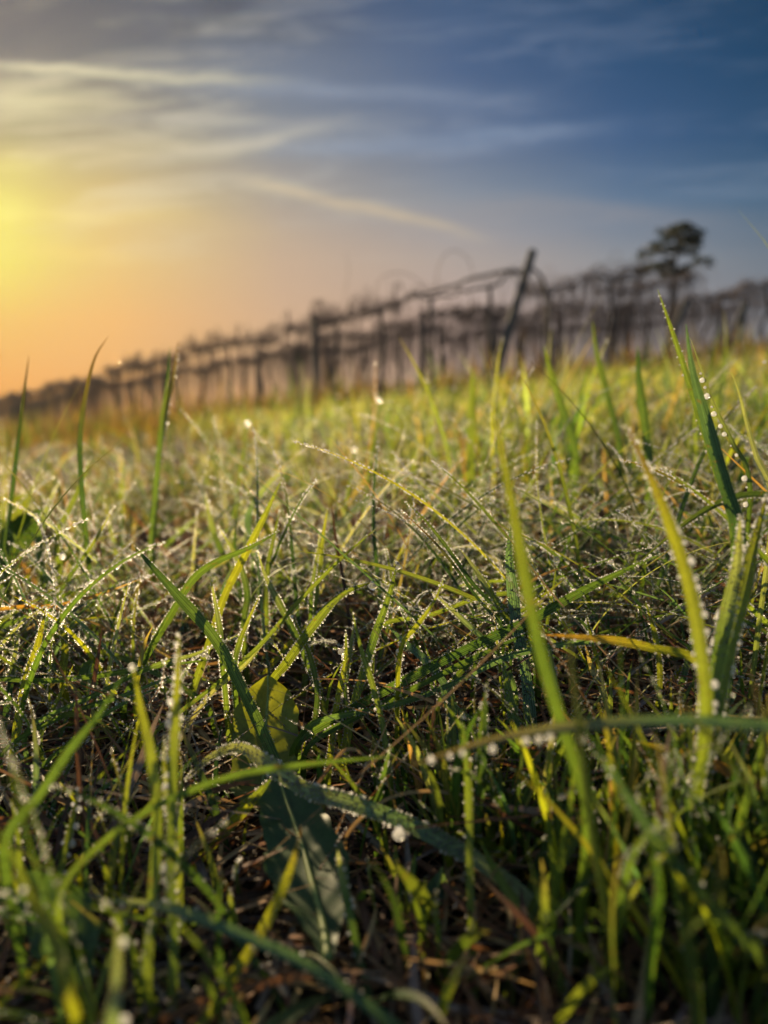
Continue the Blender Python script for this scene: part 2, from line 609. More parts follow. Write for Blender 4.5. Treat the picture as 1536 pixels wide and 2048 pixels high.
VINES = {'dense': [vine_meshes('dense', s) for s in (2, 3, 4, 5, 7)], 'medium': [vine_meshes('medium', s) for s in (12, 13)],
         'sparse': [vine_meshes('sparse', s) for s in (21, 22)]}
ORD = ['first', 'second', 'third', 'fourth', 'fifth', 'sixth', 'seventh', 'eighth', 'ninth', 'tenth', 'eleventh', 'twelfth', 'thirteenth',
       'fourteenth', 'fifteenth', 'sixteenth', 'seventeenth', 'eighteenth', 'nineteenth', 'twentieth'] + \
      ['twenty-' + a for a in ('first', 'second', 'third', 'fourth', 'fifth', 'sixth', 'seventh', 'eighth', 'ninth')] + ['thirtieth'] + \
      ['thirty-' + a for a in ('first', 'second', 'third', 'fourth', 'fifth', 'sixth', 'seventh', 'eighth', 'ninth')]
protos = {}


def plant_vine(kind, var, p, ang, label, group):
    key = (kind, var)
    if key not in protos:
        root = empty('grapevine', p)
        for nm, me in zip(('trunk', 'cordon', 'canes'), VINES[kind][var]):
            c = add(nm, me, root)
            if nm == 'canes': c['kind'] = 'stuff'
        protos[key] = root
    else:
        src = protos[key]
        root = src.copy()
        COL.objects.link(root)
        for ch in src.children:
            c = ch.copy()
            COL.objects.link(c)
            c.parent = root
        root.location = p
    root.rotation_euler = (rnd.uniform(-.05, .05), rnd.uniform(-.07, .07), ang + rnd.uniform(-.06, .06))
    root.scale = (1, 1, rnd.uniform(.94, 1.06))
    tag(root, label, 'grapevine', group)


def post_mesh(name, h, r):
    b_ = Bag()
    q = np.array([(0, 0, -.3), (0, 0, h * .3), (0, 0, h * .7), (0, 0, h - .012), (0, 0, h)], float)
    b_.tube(q, [r, r * .98, r * .96, r * .95, r * .78], 8)
    for hh in (h * .78, h * .98 - .05):
        q2 = np.array([(r * 1.06 * math.cos(a), r * 1.06 * math.sin(a), hh) for a in np.linspace(0, 2 * math.pi, 9)])
        b_.tube(q2, .003, 4)
    return b_.mesh(name, M_POST)


ME_POST = post_mesh('row_post', 1.56, .056)
row_names = ['front', 'second', 'third', 'fourth', 'fifth', 'sixth']
row_starts = [np.array([1.72, 9.1, 0]), np.array([3.50, 10.4, 0]), np.array([5.05, 12.0, 0]), np.array([8.0, 12.7, 0]), np.array([10.4, 13.9, 0]), np.array([12.8, 15.1, 0])]
lens = [31, 30, 11, 9, 9, 9]
for ri, (st, nm) in enumerate(zip(row_starts, row_names)):
    n = 0
    for k in range(lens[ri]):
        s = 0.55 + k * 1.08 + rnd.uniform(-.08, .08)
        p = st + ROW_DIR * s
        if p[1] > 45: break
        p[2] = float(ter(p[0], p[1])) - .01
        kind = 'dense'
        if ri == 0:
            kind = 'sparse' if k < 2 else ('medium' if k < 11 else 'dense')
        if k > 0 and k % 5 == 3:   # a row post stands just beside this vine
            pp = st + ROW_DIR * (s + .5)
            pp[2] = float(ter(pp[0], pp[1]))
            o = add('row_post', ME_POST, None, pp)
            o.rotation_euler = (rnd.uniform(-.03, .03), rnd.uniform(-.03, .03), rnd.uniform(0, 3))
            tag(o, f'dark wooden post in the {nm} vineyard row beside its {ORD[n]} vine', 'post', 'upright posts along the vineyard rows')
        plant_vine(kind, rnd.randrange(len(VINES[kind])), p, ROW_ANG + rnd.choice((0, math.pi)),
                   f'leafless grapevine with hanging canes, {ORD[n]} along the {nm} row from its end post', f'bare vines of the {nm} row')
        n += 1
    # leaning end post of each row, and the two wires that run the row
    if ri < 3:
        base = st - ROW_DIR * 0.25
        base[2] = float(ter(base[0], base[1]))
        if ri == 0:
            base = at(978, 800, 9.1)
            base[2] = float(ter(base[0], base[1]))
            top = at(1066, 500, 9.0)
        else:
            top = base + np.array([0.36, -.08, 1.02 if ri == 1 else 1.0])
        ax = norm(top - base)
        L = float(np.linalg.norm(top - base))
        pm = Bag()
        q = np.array([(0, 0, -.3), (0, 0, L * .3), (0, 0, L * .7), (0, 0, L - .012), (0, 0, L)], float)
        r_ = .056 if ri == 0 else .05
        pm.tube(q, [r_, r_, r_ * .98, r_ * .97, r_ * .8], 8)
        for hh in (L * .72, L * .9):
            pm.tube(np.array([(r_ * 1.06 * math.cos(a), r_ * 1.06 * math.sin(a), hh) for a in np.linspace(0, 2 * math.pi, 9)]), .003, 4)
        o = add('end_post', pm.mesh('end_post', M_POST), None, base)
        o.rotation_euler = Vector(ax).to_track_quat('Z', 'Y').to_euler()
        tag(o, ['dark slanted end post standing clear against the sky', 'slanted end post of the second row just left of the conifer',
                'slanted end post of the third row just right of the conifer'][ri], 'post', 'slanted end posts of the vine rows')
    else:
        top = st + np.array([0, 0, 1.4 + float(ter(st[0], st[1]))])
    for hh, what in ((WIRE_H, 'upper'), (0.85, 'lower')):
        a = st.copy()
        a[2] = float(ter(a[0], a[1])) + hh
        if ri == 0 and hh == WIRE_H:
            a = np.array(top) - ax * .14
        pts = [a]
        for k in range(1, 9):
            e = st + ROW_DIR * (lens[ri] * 1.08 * k / 8)
            e[2] = float(ter(e[0], e[1])) + hh
            pts.append(e)
        V, F = tube(catmull(pts, 40), .0026, 4)
        o = add('trellis_wire', mesh_data('trellis_wire', V, F, M_WIRE))
        tag(o, f'{what} trellis wire running along the {nm} vineyard row', 'wire', 'trellis wires of the vine rows')

# long old arm tied along the front row's wire, and the cane that droops over on the far side of the end post
hb = Bag()
top1 = at(1052, 540, 9.05)
armp = [top1, at(985, 546, 9.5), at(930, 562, 9.8), at(880, 580, 10.2), at(820, 597, 10.7), at(770, 615, 11.1), at(700, 632, 11.6), at(625, 652, 12.3)]
q = catmull(armp, 40)
q = q + rng.normal(0, .012, q.shape)
hb.tube(q, .016 + .008 * np.abs(np.sin(np.arange(40) * 1.1)), 6)
o = add('old_vine', hb.mesh('old_vine', M_BARK))
tag(o, 'knotty old vine arm tied along the wire left of the slanted post', 'vine')
hb = Bag()
q = catmull([at(1056, 532, 9.05), at(1078, 548, 9.1), at(1090, 575, 9.1), at(1097, 610, 9.1), at(1099, 660, 9.1), at(1101, 715, 9.1), at(1103, 790, 9.1)], 30)
hb.tube(q, np.linspace(.020, .034, 30), 6)
o = add('drooping_vine', hb.mesh('drooping_vine', M_BARK))
tag(o, 'single bent vine drooping from the top of the slanted post', 'vine')
# loose loops of cane standing up from the front row
for lab, pts in (('tall loop of thin cane rising above the front row', [(872, 582), (878, 530), (905, 500), (938, 520), (948, 566)]),
                 ('upright thin cane rising from the front row against the sky', [(682, 640), (690, 590), (697, 540), (690, 505)]),
                 ('wide low loop of thin cane above the front row', [(740, 622), (760, 560), (800, 545), (838, 562), (852, 592)])):
    q = catmull([at(a, b_, 10.4 if a > 720 else 11.6) for a, b_ in pts], 24)
    hb = Bag()
    hb.tube(q, np.linspace(.007, .004, 24), 5)
    tag(add('vine_cane', hb.mesh('vine_cane', M_CANE)), lab, 'vine cane', 'loose canes above the front row')

# ------------------------------------------------------------------ tree on the hill
def leaf_quads(C, size, r, flat=0.6):
    n = len(C)
    a = norm(r.normal(size=(n, 3)))
    a[:, 2] *= flat
    a = norm(a)
    b_ = norm(np.cross(a, r.normal(size=(n, 3))))
    s = (size * r.uniform(.6, 1.3, n))[:, None]
    V = np.stack([C - a * s, C - b_ * s * .45, C + a * s, C + b_ * s * .45], 1).reshape(-1, 3)
    return V, np.arange(n * 4).reshape(-1, 4)


def hill_tree():
    d = 42.0
    p0 = at(1342, 700, d)
    p0[2] = float(ter(p0[0], p0[1])) - .1
    topz = at(1342, 456, d)[2] - p0[2]
    root = empty('hill_conifer', p0)
    tag(root, 'dark flat-topped conifer rising behind the vines on the hill', 'tree')
    k = d / FPX
    tb = Bag()
    tb.tube(catmull([(0, 0, -.1), (.05, 0, topz * .35), (-.06, .04, topz * .7), (.05, 0, topz * .98)], 14), np.linspace(.24, .05, 14), 8)
    # limbs, each with tufts of foliage; offsets are picture pixels from the trunk, converted to metres
    limbs = [(-46, 508), (-56, 530), (-28, 490), (-14, 476), (4, 468), (30, 470), (46, 474), (34, 494), (52, 520), (22, 508), (-30, 536), (26, 534), (-6, 502), (2, 526), (-40, 500), (6, 456), (12, 464), (-22, 524), (18, 488), (-10, 464), (24, 478), (0, 540), (12, 552)]
    C = []
    for dx, py in limbs:
        z = topz - (py + 5 - 456) * k
        x = dx * k * .92 - 6 * k
        dy = rng.uniform(-1.2, 1.2)
        z0 = max(topz * .45, z - abs(x) * .45)
        tb.tube(catmull([(0, 0, z0), (x * .5, dy * .5, z0 + (z - z0) * .6), (x, dy, z)], 8), np.linspace(.075, .02, 8), 5)
        for _ in range(5):
            c0 = np.array([x, dy, z]) + rng.normal(size=3) * np.array([.26, .3, .10])
            nn = 55
            q = rng.normal(size=(nn, 3)) * np.array([.13, .17, .07])
            C.append(c0 + q)
    me = tb.mesh('trunk', M_BARK)
    add('trunk', me, root)
    C = np.vstack(C)
    V, F = leaf_quads(C, .10, rng)
    col = np.repeat(np.array([0.018, 0.026, 0.020])[None] * rng.uniform(.6, 1.6, (len(C), 1)), 4, 0)
    c = add('crown', mesh_data('crown', V, F, M_NEEDLE, np.zeros((len(V), 2)), col, False), root)
    return c


hill_tree()

# ------------------------------------------------------------------ grass blades by the thousand
def blades(root, az, length, lean, curve, width, twist, seg):
    """centre lines and V-folded ribbons for n blades at once"""
    n = len(root)
    s = np.linspace(0, 1, seg + 1)[None]
    th = lean[:, None] + curve[:, None] * s ** 1.6
    step = (length / seg)[:, None]
    dx = np.sin(th) * step
    dz = np.cos(th) * step
    hx = np.cumsum(np.concatenate([np.zeros((n, 1)), dx[:, :-1]], 1), 1)
    hz = np.cumsum(np.concatenate([np.zeros((n, 1)), dz[:, :-1]], 1), 1)
    wob = 0.03 * length[:, None] * np.sin(s * 5 + az[:, None] * 7) * s
    ca, sa = np.cos(az)[:, None], np.sin(az)[:, None]
    P = root[:, None] + np.stack([hx * ca - wob * sa, hx * sa + wob * ca, hz], -1)
    T = np.stack([np.sin(th) * ca, np.sin(th) * sa, np.cos(th)], -1)
    side0 = np.stack([-sa + 0 * th, ca + 0 * th, 0 * th], -1)
    nrm0 = np.cross(side0, T)
    tw = (twist[:, None] * (0.4 + s))[..., None]
    side = side0 * np.cos(tw) + nrm0 * np.sin(tw)
    nrm = -side0 * np.sin(tw) + nrm0 * np.cos(tw)
    prof = np.clip((0.62 + 0.38 * np.sin(np.minimum(s * 2.6, 1.57))) * (1 - s ** 2.6) ** 0.85, 0.02, 1)
    w = (width[:, None] * prof * .5)[..., None]
    L = P + side * w
    Rr = P - side * w
    M = P + nrm * w * 0.38
    V = np.stack([L, M, Rr], 2)                # n, seg+1, 3, 3
    return P, L, Rr, V, s


def ribbon_faces(n, rows, k=3):
    base = np.arange(n)[:, None, None] * (rows * k)
    i = np.arange(rows - 1)[None, :, None] * k
    j = np.arange(k - 1)[None, None]
    a = base + i + j
    return np.stack([a, a + 1, a + k + 1, a + k], -1).reshape(-1, 4)


def sector(n, d0, d1, spread, power=1.0):
    """random ground points in the wedge the camera looks along, area-uniform"""
    t = rng.random(n)
    d = (d0 ** (2 * power) + t * (d1 ** (2 * power) - d0 ** (2 * power))) ** (1 / (2 * power))
    a = rng.uniform(-spread, spread, n)
    x, y = d * np.sin(a), d * np.cos(a)
    return np.stack([x, y, ter(x, y)], -1), d


def pick(n, pal, wts, jit=0.25):
    pal = np.array(pal)
    c = pal[rng.choice(len(pal), n, p=np.array(wts) / sum(wts))]
    return c * rng.uniform(1 - jit, 1 + jit, (n, 1)) * rng.uniform(.92, 1.08, (n, 3))


SMALL_DROPS = []      # (pos (k,3), radius (k,), fine?)


def scatter_edge_dew(P, L, Rr, sel, spacing, length, lo, r0, r1, fine):
    """beads along both edges of the selected blades, from fraction lo to the tip"""
    for E, Oth in ((L, Rr), (Rr, L)):
        e, o_ = E[sel], Oth[sel]
        n, rows = e.shape[:2]
        k = np.maximum((length[sel] * (1 - lo) / spacing).astype(int), 1)
        idx = np.repeat(np.arange(n), k)
        s = lo + (1 - lo) * rng.random(len(idx)) ** .8 * .985
        f = s * (rows - 1)
        i = np.minimum(f.astype(int), rows - 2)
        t = (f - i)[:, None]
        pos = e[idx, i] * (1 - t) + e[idx, i + 1] * t
        opp = o_[idx, i] * (1 - t) + o_[idx, i + 1] * t
        rad = rng.uniform(r0, r1, len(idx)) * rng.choice([.7, 1, 1.35], len(idx), p=[.4, .45, .15])
        out = norm(pos - opp)
        SMALL_DROPS.append((pos + out * rad[:, None] * .55, rad, fine))


LEAF_TOP = at(535, 1400, .343)


def grass_field(name, label, n, d0, d1, spread, len_, wid, lean_, curve_, pal, wts, seg, mat=None, dew=None, clump=None, reject=None, kindname='grass', power=1.0, region=None, lift=0.0, tuft=None, hollow=False, across=False):
    root, d = sector(n, d0, d1, spread, power)
    if region:
        k = region(root[:, 0] / root[:, 1])
        root, d, n = root[k], d[k], int(k.sum())
    if hollow:    # a thin brown patch beyond the sharp grass
        k = ~((d < .85) & (root[:, 0] / root[:, 1] > -.12) & (rng.random(n) < .72))
        root, d, n = root[k], d[k], int(k.sum())
    if tuft:      # gather the roots into tussocks whose blades splay outwards
        c0 = root[rng.integers(0, n, max(n // tuft, 1))]
        own_ = rng.integers(0, len(c0), n)
        rr_ = .012 + .010 * d0
        off = rng.normal(0, rr_, (n, 2)) * rng.uniform(.5, 1.6, len(c0))[own_][:, None]
        root = c0[own_].copy()
        root[:, :2] += off
        root[:, 2] = ter(root[:, 0], root[:, 1])
        d = np.linalg.norm(root[:, :2], axis=1)
        tall = rng.uniform(.6, 1.25, len(c0))[own_]
        tone = rng.uniform(.72, 1.3, (len(c0), 1))[own_] * rng.uniform(.9, 1.1, (len(c0), 3))[own_]
        splay = np.arctan2(off[:, 1], off[:, 0]) + rng.normal(0, .7, n)
    if lift:
        root[:, 2] += rng.random(n) ** 2 * lift
    if clump:
        cx = np.array([[mnoise.noise(Vector((a * clump[0], b_ * clump[0], clump[2]))) for a, b_ in root[:, :2]]]).ravel()
        kp = rng.random(n) < np.clip(0.55 + cx * clump[1], 0.05, 1)
        root = root[kp]
        if tuft: tall, tone, splay = tall[kp], tone[kp], splay[kp]
        n = len(root)
        d = np.linalg.norm(root[:, :2], axis=1)
    length = rng.uniform(*len_, n) * rng.uniform(.7, 1.15, n)
    if reject is not None:
        length = reject(root, d, length)
    az = rng.uniform(0, 2 * math.pi, n)
    if across:    # mostly leaning sideways to the view
        az = np.where(rng.random(n) < .55, 0, math.pi) + rng.normal(0, .5, n)
    if tuft:
        length, az = length * tall, splay
    lean = np.abs(rng.normal(lean_[0], lean_[1], n))
    curve = rng.uniform(*curve_, n)
    width = rng.uniform(*wid, n)
    twist = rng.normal(0, .7, n)
    P, L, Rr, V, s = blades(root, az, length, lean, curve, width, twist, seg)
    # nothing may sit on the lens
    dist = np.linalg.norm(P - CAM, axis=-1).min(1)
    ok = dist > (0.115 if d0 < .2 else .20)
    if d0 < .5 and kindname == 'grass':
        qx, qy, qd = project(P.reshape(-1, 3))
        hide = (qx > 455) & (qx < 615) & (qy > 1335) & (qy < 1580) & (qd < .345)
        hide |= (qx > 515) & (qx < 705) & (qy > 1560) & (qy < 1900) & (qd < .285)
        t_ = np.clip((qx - 560) / 520, 0, 1)      # the folded wet blade, the long diagonal and the arching one stay in sight
        hide |= (qx > 560) & (qx < 1080) & (np.abs(qy - (1560 + t_ * 265)) < 26) & (qd < .25)
        t_ = np.clip((qx - 640) / 690, 0, 1)
        hide |= (qx > 640) & (qx < 1330) & (np.abs(qy - (1465 - t_ * 360)) < 20) & (qd < .33)
        hide |= (qx > 700) & (qx < 1390) & (np.abs(qy - (1283 + ((qx - 1200) / 500) ** 2 * 150)) < 14) & (qd < .32)
        hide |= (np.abs(qx - 1030) < 18) & (qy > 1050) & (qy < 1400) & (qd < .34)
        ok &= ~hide.reshape(n, -1).any(1)
        rel = P - LEAF_TOP
        along = rel @ np.array([math.sin(SUN_AZ), math.cos(SUN_AZ), 0])
        side_ = np.abs(rel @ np.array([math.cos(SUN_AZ), -math.sin(SUN_AZ), 0]))
        ok &= ~((along > .01) & (along < .30) & (side_ < .016) & (rel[..., 2] > -.03 + along * .2)).any(1)
    P, L, Rr, V, length, n = P[ok], L[ok], Rr[ok], V[ok], length[ok], int(ok.sum())
    # lift the blades that curl back under the soil
    g = ter(P[..., 0], P[..., 1]) + .002
    dz = np.maximum(g - P[..., 2], 0)
    dz[:, 0] = 0
    for q in (P, L, Rr):
        q[..., 2] += dz
    V[..., 2] += dz[..., None]
    col = pick(n, pal, wts)
    if tuft: col = col * tone[ok]
    tipc = np.where((rng.random(n) < .3)[:, None], C_STRAW[None] * .8, col * np.array([1.25, 1.1, .9]))
    ss = np.linspace(0, 1, seg + 1)[None, :, None, None]
    f = np.clip((ss - .55) / .45, 0, 1) ** 1.5 * .7
    cols = col[:, None, None] * (1 - f) + tipc[:, None, None] * f
    cols = np.broadcast_to(cols, V.shape)
    uv = np.zeros(V.shape[:3] + (2,))
    uv[..., 0] = np.array([0, .5, 1])[None, None]
    uv[..., 1] = np.linspace(0, 1, seg + 1)[None, :, None]
    me = mesh_data(name, V, ribbon_faces(n, seg + 1), mat or M_GRASS, uv, cols)
    o = add(name, me)
    tag(o, label, kindname, None, 'stuff')
    if dew:
        frac, spacing, lo, r0, r1, fine = dew
        sel = rng.random(n) < frac
        scatter_edge_dew(P, L, Rr, sel, spacing, length, lo, r0, r1, fine)
    return o


def keep_right(root, d, length):
    return np.minimum(length, np.clip(.165 - .44 * d, .018, .12) * rng.uniform(.5, 1.2, len(d)))


def keep_mid(root, d, length):
    return np.minimum(length, np.clip(.05 + (d - .5) * .25, .05, .2) * rng.uniform(.6, 1.3, len(d)))


GP = [G_MID, G_DARK, G_LIGHT, G_YEL, G_BLUE, G_PALE, C_STRAW]


def keep_low(root, d, length):
    """close to the lens only short grass, so that it does not wall off the view"""
    cap = np.clip(0.020 + (d - 0.10) * 0.26, .018, .20)
    a = 768 + FPX * root[:, 0] / root[:, 1]
    cap = np.where((a > 440) & (a < 725) & (d < .39), .016, cap)      # bare patch round the dock plant
    return np.minimum(length, cap * rng.uniform(.6, 1.2, len(d)))


SP = R(36)
grass_field('grass', 'short green grass filling the ground between the big blades', 560, .24, .60, SP, (.04, .12), (.0014, .0032), (.5, .45), (-.2, 1.5),
            GP, [4, 3, 4, 1, 2, 1, 1], 10, dew=(.6, .0015, .2, .00026, .00052, True), reject=keep_low)
grass_field('grass', 'long dewy blades arching across each other in the sharp tangle', 600, .355, .66, SP, (.10, .20), (.0020, .0040), (.75, .28), (.2, 1.2),
            GP, [4, 3, 5, 1.2, 2, 1, .6], 18, dew=(.75, .0014, .05, .00028, .00056, True), lift=.012, across=True)
grass_field('grass', 'long thin grass lying crossed and arching through the tangle', 480, .35, .66, SP, (.08, .19), (.0010, .0022), (1.0, .3), (.1, .8),
            GP, [4, 3, 4, 1.5, 2, 1, 2], 14, dew=(.42, .0016, .1, .00026, .00048, True), lift=.018)
grass_field('grass', 'upright green grass crowding the lower right', 1900, .175, .31, SP, (.07, .14), (.0020, .0042), (.22, .22), (-.2, .9),
            GP, [4, 4, 4, 1, 1, .3, .5], 12, dew=(.25, .0026, .4, .00026, .00044, True), reject=keep_right, region=lambda a: a > .02, tuft=4)
grass_field('grass', 'loose green blades growing through the brown litter', 420, .165, .33, SP, (.05, .13), (.0014, .0034), (.45, .35), (-.2, 1.2),
            GP, [4, 4, 4, 1, 1, .3, .5], 12, dew=(.3, .0024, .3, .00026, .00044, True), reject=keep_right, region=lambda a: a < .10)
grass_field('grass', 'tangled dewy grass behind the sharp blades', 2100, .50, 1.6, SP, (.09, .18), (.0024, .0048), (.35, .32), (0, 2.0),
            GP, [3, 2, 5, 2, 1, 3, 1.5], 10, dew=(.62, .0105, .15, .00070, .00130, False), reject=keep_mid, tuft=7, hollow=True)
grass_field('grass', 'tall soft green grass at right behind the focus', 420, .55, 1.6, SP, (.13, .21), (.003, .0058), (.14, .14), (0, .8),
            [g * 1.35 for g in GP], [4, 2, 6, 2, 0, .5, .4], 10, dew=(.3, .008, .5, .0006, .0009, False), region=lambda a: a > .02, tuft=6)
grass_field('grass', 'soft bright dewy grass on the rise', 6200, 1.3, 5.0, R(33), (.12, .23), (.0042, .008), (.4, .3), (.1, 1.8),
            [g * 1.3 for g in GP], [3, 1.5, 5, 1, 1.2, 6, 1.8], 7, dew=(.42, .040, .2, .0013, .0022, False), clump=(1.3, 1.1, 3.1), tuft=14, region=lambda a: a > -.22)
LP = [C_BROWN * 1.2, C_STRAW * .7, G_MID, G_DARK, G_YEL * .6, G_PALE * .7]  # drier browns, darkened to stand in for weaker light at left
grass_field('grass', 'brownish dewy grass at left, darkened for its weaker light', 3200, 1.0, 5.0, R(33), (.11, .22), (.0036, .0066), (.4, .3), (.1, 1.8),
            LP, [6, 2, 3, 4, 1.5, 0], 7, dew=(.07, .05, .2, .0011, .0020, False), clump=(1.3, .8, 5.1), tuft=12, region=lambda a: a < -.16)
grass_field('grass', 'blurred pale grass running up to the vineyard', 15500, 4.5, 13, R(32), (.12, .26), (.008, .014), (.4, .3), (0, 1.5),
            [g * 1.3 for g in GP], [3, 1.5, 4, .8, .8, 7, 3], 5, clump=(.5, .9, 9.0), tuft=16, region=lambda a: a > -.26)
grass_field('grass', 'brown tinged grass below the left end of the vines', 4500, 4.5, 13, R(32), (.12, .26), (.008, .014), (.4, .3), (0, 1.5),
            LP, [5, 3, 2, 2, 1, .1], 5, clump=(.5, .9, 9.0), tuft=16, region=lambda a: a < -.20)
grass_field('grass', 'dull grass and weeds growing under the vines', 15000, 8.5, 30, R(32), (.30, .65), (.012, .024), (.2, .2), (0, .8),
            [C_BROWN, C_STRAW * .6, G_DARK, G_MID, C_GREY * .7], [4, 3, 2, 2, 2], 5, tuft=10)
# brown matted thatch
DP = [C_BROWN * 1.5, C_RUST * 1.2, C_STRAW * 1.1, C_DARKB * 1.3, C_GREY * 1.2]
grass_field('dry_grass', 'brown matted dead grass lying on the soil', 8000, .12, .60, SP, (.03, .12), (.0009, .0034), (1.38, .2), (-.1, .4),
            DP, [4, 1.8, 3, 2, 3], 9, mat=M_DRY, reject=keep_low, kindname='dead grass', lift=.010)
grass_field('dry_grass', 'dead grass matted under the midground tufts', 5000, .55, 2.2, SP, (.04, .14), (.0016, .004), (1.2, .3), (-.1, .5),
            DP, [4, 2.5, 2.6, 2, 2], 7, mat=M_DRY, kindname='dead grass')
grass_field('dry_grass', 'thin straw stems lying loose over the litter', 420, .20, .60, SP, (.06, .16), (.0006, .0013), (1.2, .28), (-.1, .35),
            DP, [3, 3, 3, 1, 2], 10, mat=M_DRY, kindname='dead grass', lift=.02, dew=(.3, .003, .1, .0002, .0004, True))
grass_field('dry_grass', 'straw stalks standing among the green grass', 1100, .45, 4.0, SP, (.05, .15), (.0010, .0022), (.6, .4), (-.2, .9),
            DP, [3, 3, 3, 1, 2], 7, mat=M_DRY, kindname='dead grass', power=.75, dew=(.6, .005, .3, .0004, .0008, False))

# ------------------------------------------------------------------ the single blades one can point to
TINT = {'g': G_MID, 'd': G_DARK, 'l': G_LIGHT, 'y': G_YEL, 'b': G_BLUE, 'p': G_PALE, 's': C_STRAW, 'n': C_BROWN, 'r': C_RUST, 'k': C_DARKB, 'o': C_ORANGE, 'e': C_GREY}
HERO_DROPS = []      # (pos, radius, short description of the blade)


def hero(label, short, pts, wpx, tint, dew, rot=None, fold=.32, curl=0.0):
    """pts: tip -> root as (picture x, picture y, depth); the root is carried on into the soil"""
    P = [at(*p_) for p_ in pts]
    last = P[-1]
    gz = float(ter(last[0], last[1]))
    if last[2] > gz + .004:
        dirn = last - P[-2]
        h = last[2] - gz
        k = min(.5, h / max(np.linalg.norm(dirn), 1e-6)) * .35
        mid = last + dirn * k + np.array([0, .006, -h * .5])
        end = last + dirn * k * 1.1 + np.array([0, .010, 0])
        end[2] = float(ter(end[0], end[1])) - .006
        P += [mid, end]
    dm = float(np.mean([p_[2] for p_ in pts]))
    W = wpx * dm / FPX
    C = catmull(P, 46)
    # keep it out of the ground except at its foot
    g = ter(C[:, 0], C[:, 1]) + .002
    C[:-4, 2] = np.maximum(C[:-4, 2], g[:-4])
    T = norm(np.gradient(C, axis=0))
    view = norm(CAM - C)
    sd = norm(np.cross(T, view))
    for i_ in range(1, len(sd)):
        if sd[i_] @ sd[i_ - 1] < 0: sd[i_] = -sd[i_]
    nr = np.cross(sd, T)
    if rot is None: rot = rnd.uniform(-40, 40)
    s = np.linspace(0, 1, 46)
    a = (R(rot) + curl * s)[:, None]
    side = sd * np.cos(a) + nr * np.sin(a)
    nrm = -sd * np.sin(a) + nr * np.cos(a)
    prof = np.clip((s * 4.2) ** .75, .03, 1) * (1 - .12 * s)
    prof = np.minimum(prof, 1) * (1 + .05 * np.sin(s * 31 + wpx))
    w = (W * .5 * prof)[:, None]
    js = np.array([-1, -.5, 0, .5, 1])
    V = C[:, None] + side[:, None] * (w[:, None] * js[None, :, None]) - nrm[:, None] * (w[:, None] * (fold * (1 - np.abs(js)) ** 1.2)[None, :, None])
    stops = [TINT[c_] for c_ in tint]
    if len(stops) == 1: stops = stops * 2
    xs = np.linspace(0, 1, len(stops)) ** 1.5
    col = np.stack([np.interp(s, xs, [c_[k] for c_ in stops]) for k in range(3)], -1) * rnd.uniform(.9, 1.12)
    cols = np.broadcast_to(col[:, None], V.shape)
    uv = np.zeros((46, 5, 2))
    uv[..., 0] = np.linspace(0, 1, 5)[None]
    uv[..., 1] = (1 - s)[:, None]
    dry = tint[-1] in 'snrke' and tint[0] in 'snrkeo'
    org = C[-1].copy()
    me = mesh_data('blade', V - org, ribbon_faces(1, 46, 5), M_DRY if dry else M_GRASS, uv, cols)
    o = add('dry_grass_blade' if dry else 'grass_blade', me, None, org)
    tag(o, label, 'dead grass blade' if dry else 'grass blade', 'single dead blades' if dry else 'single green grass blades')
    # dew
    seglen = np.concatenate([[0], np.cumsum(np.linalg.norm(np.diff(C, axis=0), axis=1))])
    Ltot = seglen[-1]

    def sample(dist, lat):
        f = np.interp(dist, seglen, np.arange(46))
        i_ = min(int(f), 44)
        t_ = f - i_
        c_ = C[i_] * (1 - t_) + C[i_ + 1] * t_
        sdv = side[i_]
        nv = nrm[i_]
        ww = float(w[i_, 0] * (1 - t_) + w[i_ + 1, 0] * t_)
        return c_, sdv, nv, ww

    def edge(sp, r0, r1, sides=(-1, 1), lo=0.0, hi=.72):
        for sg in sides:
            x_ = lo * Ltot + rnd.uniform(0, sp)
            ph = rnd.uniform(0, 6)
            while x_ < hi * Ltot:
                if math.sin(x_ * 260 + ph) + math.sin(x_ * 91 + 2 * ph) < -1.05:
                    x_ += sp
                    continue
                r_ = rnd.uniform(r0, r1) * rnd.choice((.45, .55, .7, .85, 1, 1, 1.25))
                c_, sdv, nv, ww = sample(x_, sg)
                HERO_DROPS.append((c_ + sdv * sg * (ww + r_ * .55) + np.array([0, 0, -r_ * .15]), r_, short))
                x_ += sp * rnd.uniform(.55, 1.6) + r_
    def face(n_, r0, r1, hi=.7):
        for _ in range(n_):
            c_, sdv, nv, ww = sample(rnd.uniform(.01, hi) * Ltot, 0)
            l_ = rnd.uniform(-.9, .9)
            sg = 1 if nv @ (CAM - c_) > 0 else -1
            r_ = rnd.uniform(r0, r1)
            HERO_DROPS.append((c_ + sdv * ww * l_ + nv * (sg * r_ * .75 - ww * fold * (1 - abs(l_))), r_, short))
    if 'b' in dew: edge(.0009, .00036, .00060)
    if 'c' in dew: edge(.0014, .00032, .00054)
    if 's' in dew: edge(.0036, .00028, .00046)
    if 'u' in dew: edge(.0010, .00032, .00052, (1,))
    if 'v' in dew: edge(.0010, .00032, .00052, (-1,))
    if 'f' in dew: face(220 * dew.count('f'), .00020, .00046)
    if 'h' in dew: face(60, .00020, .00038)
    if 'R' in dew: edge(.0032, .00085, .00115, (1,), .02, .6)
    if 'L' in dew: edge(.0032, .00075, .00105, (-1,), .02, .6)
    return C


F_ = FOCUS
H = hero
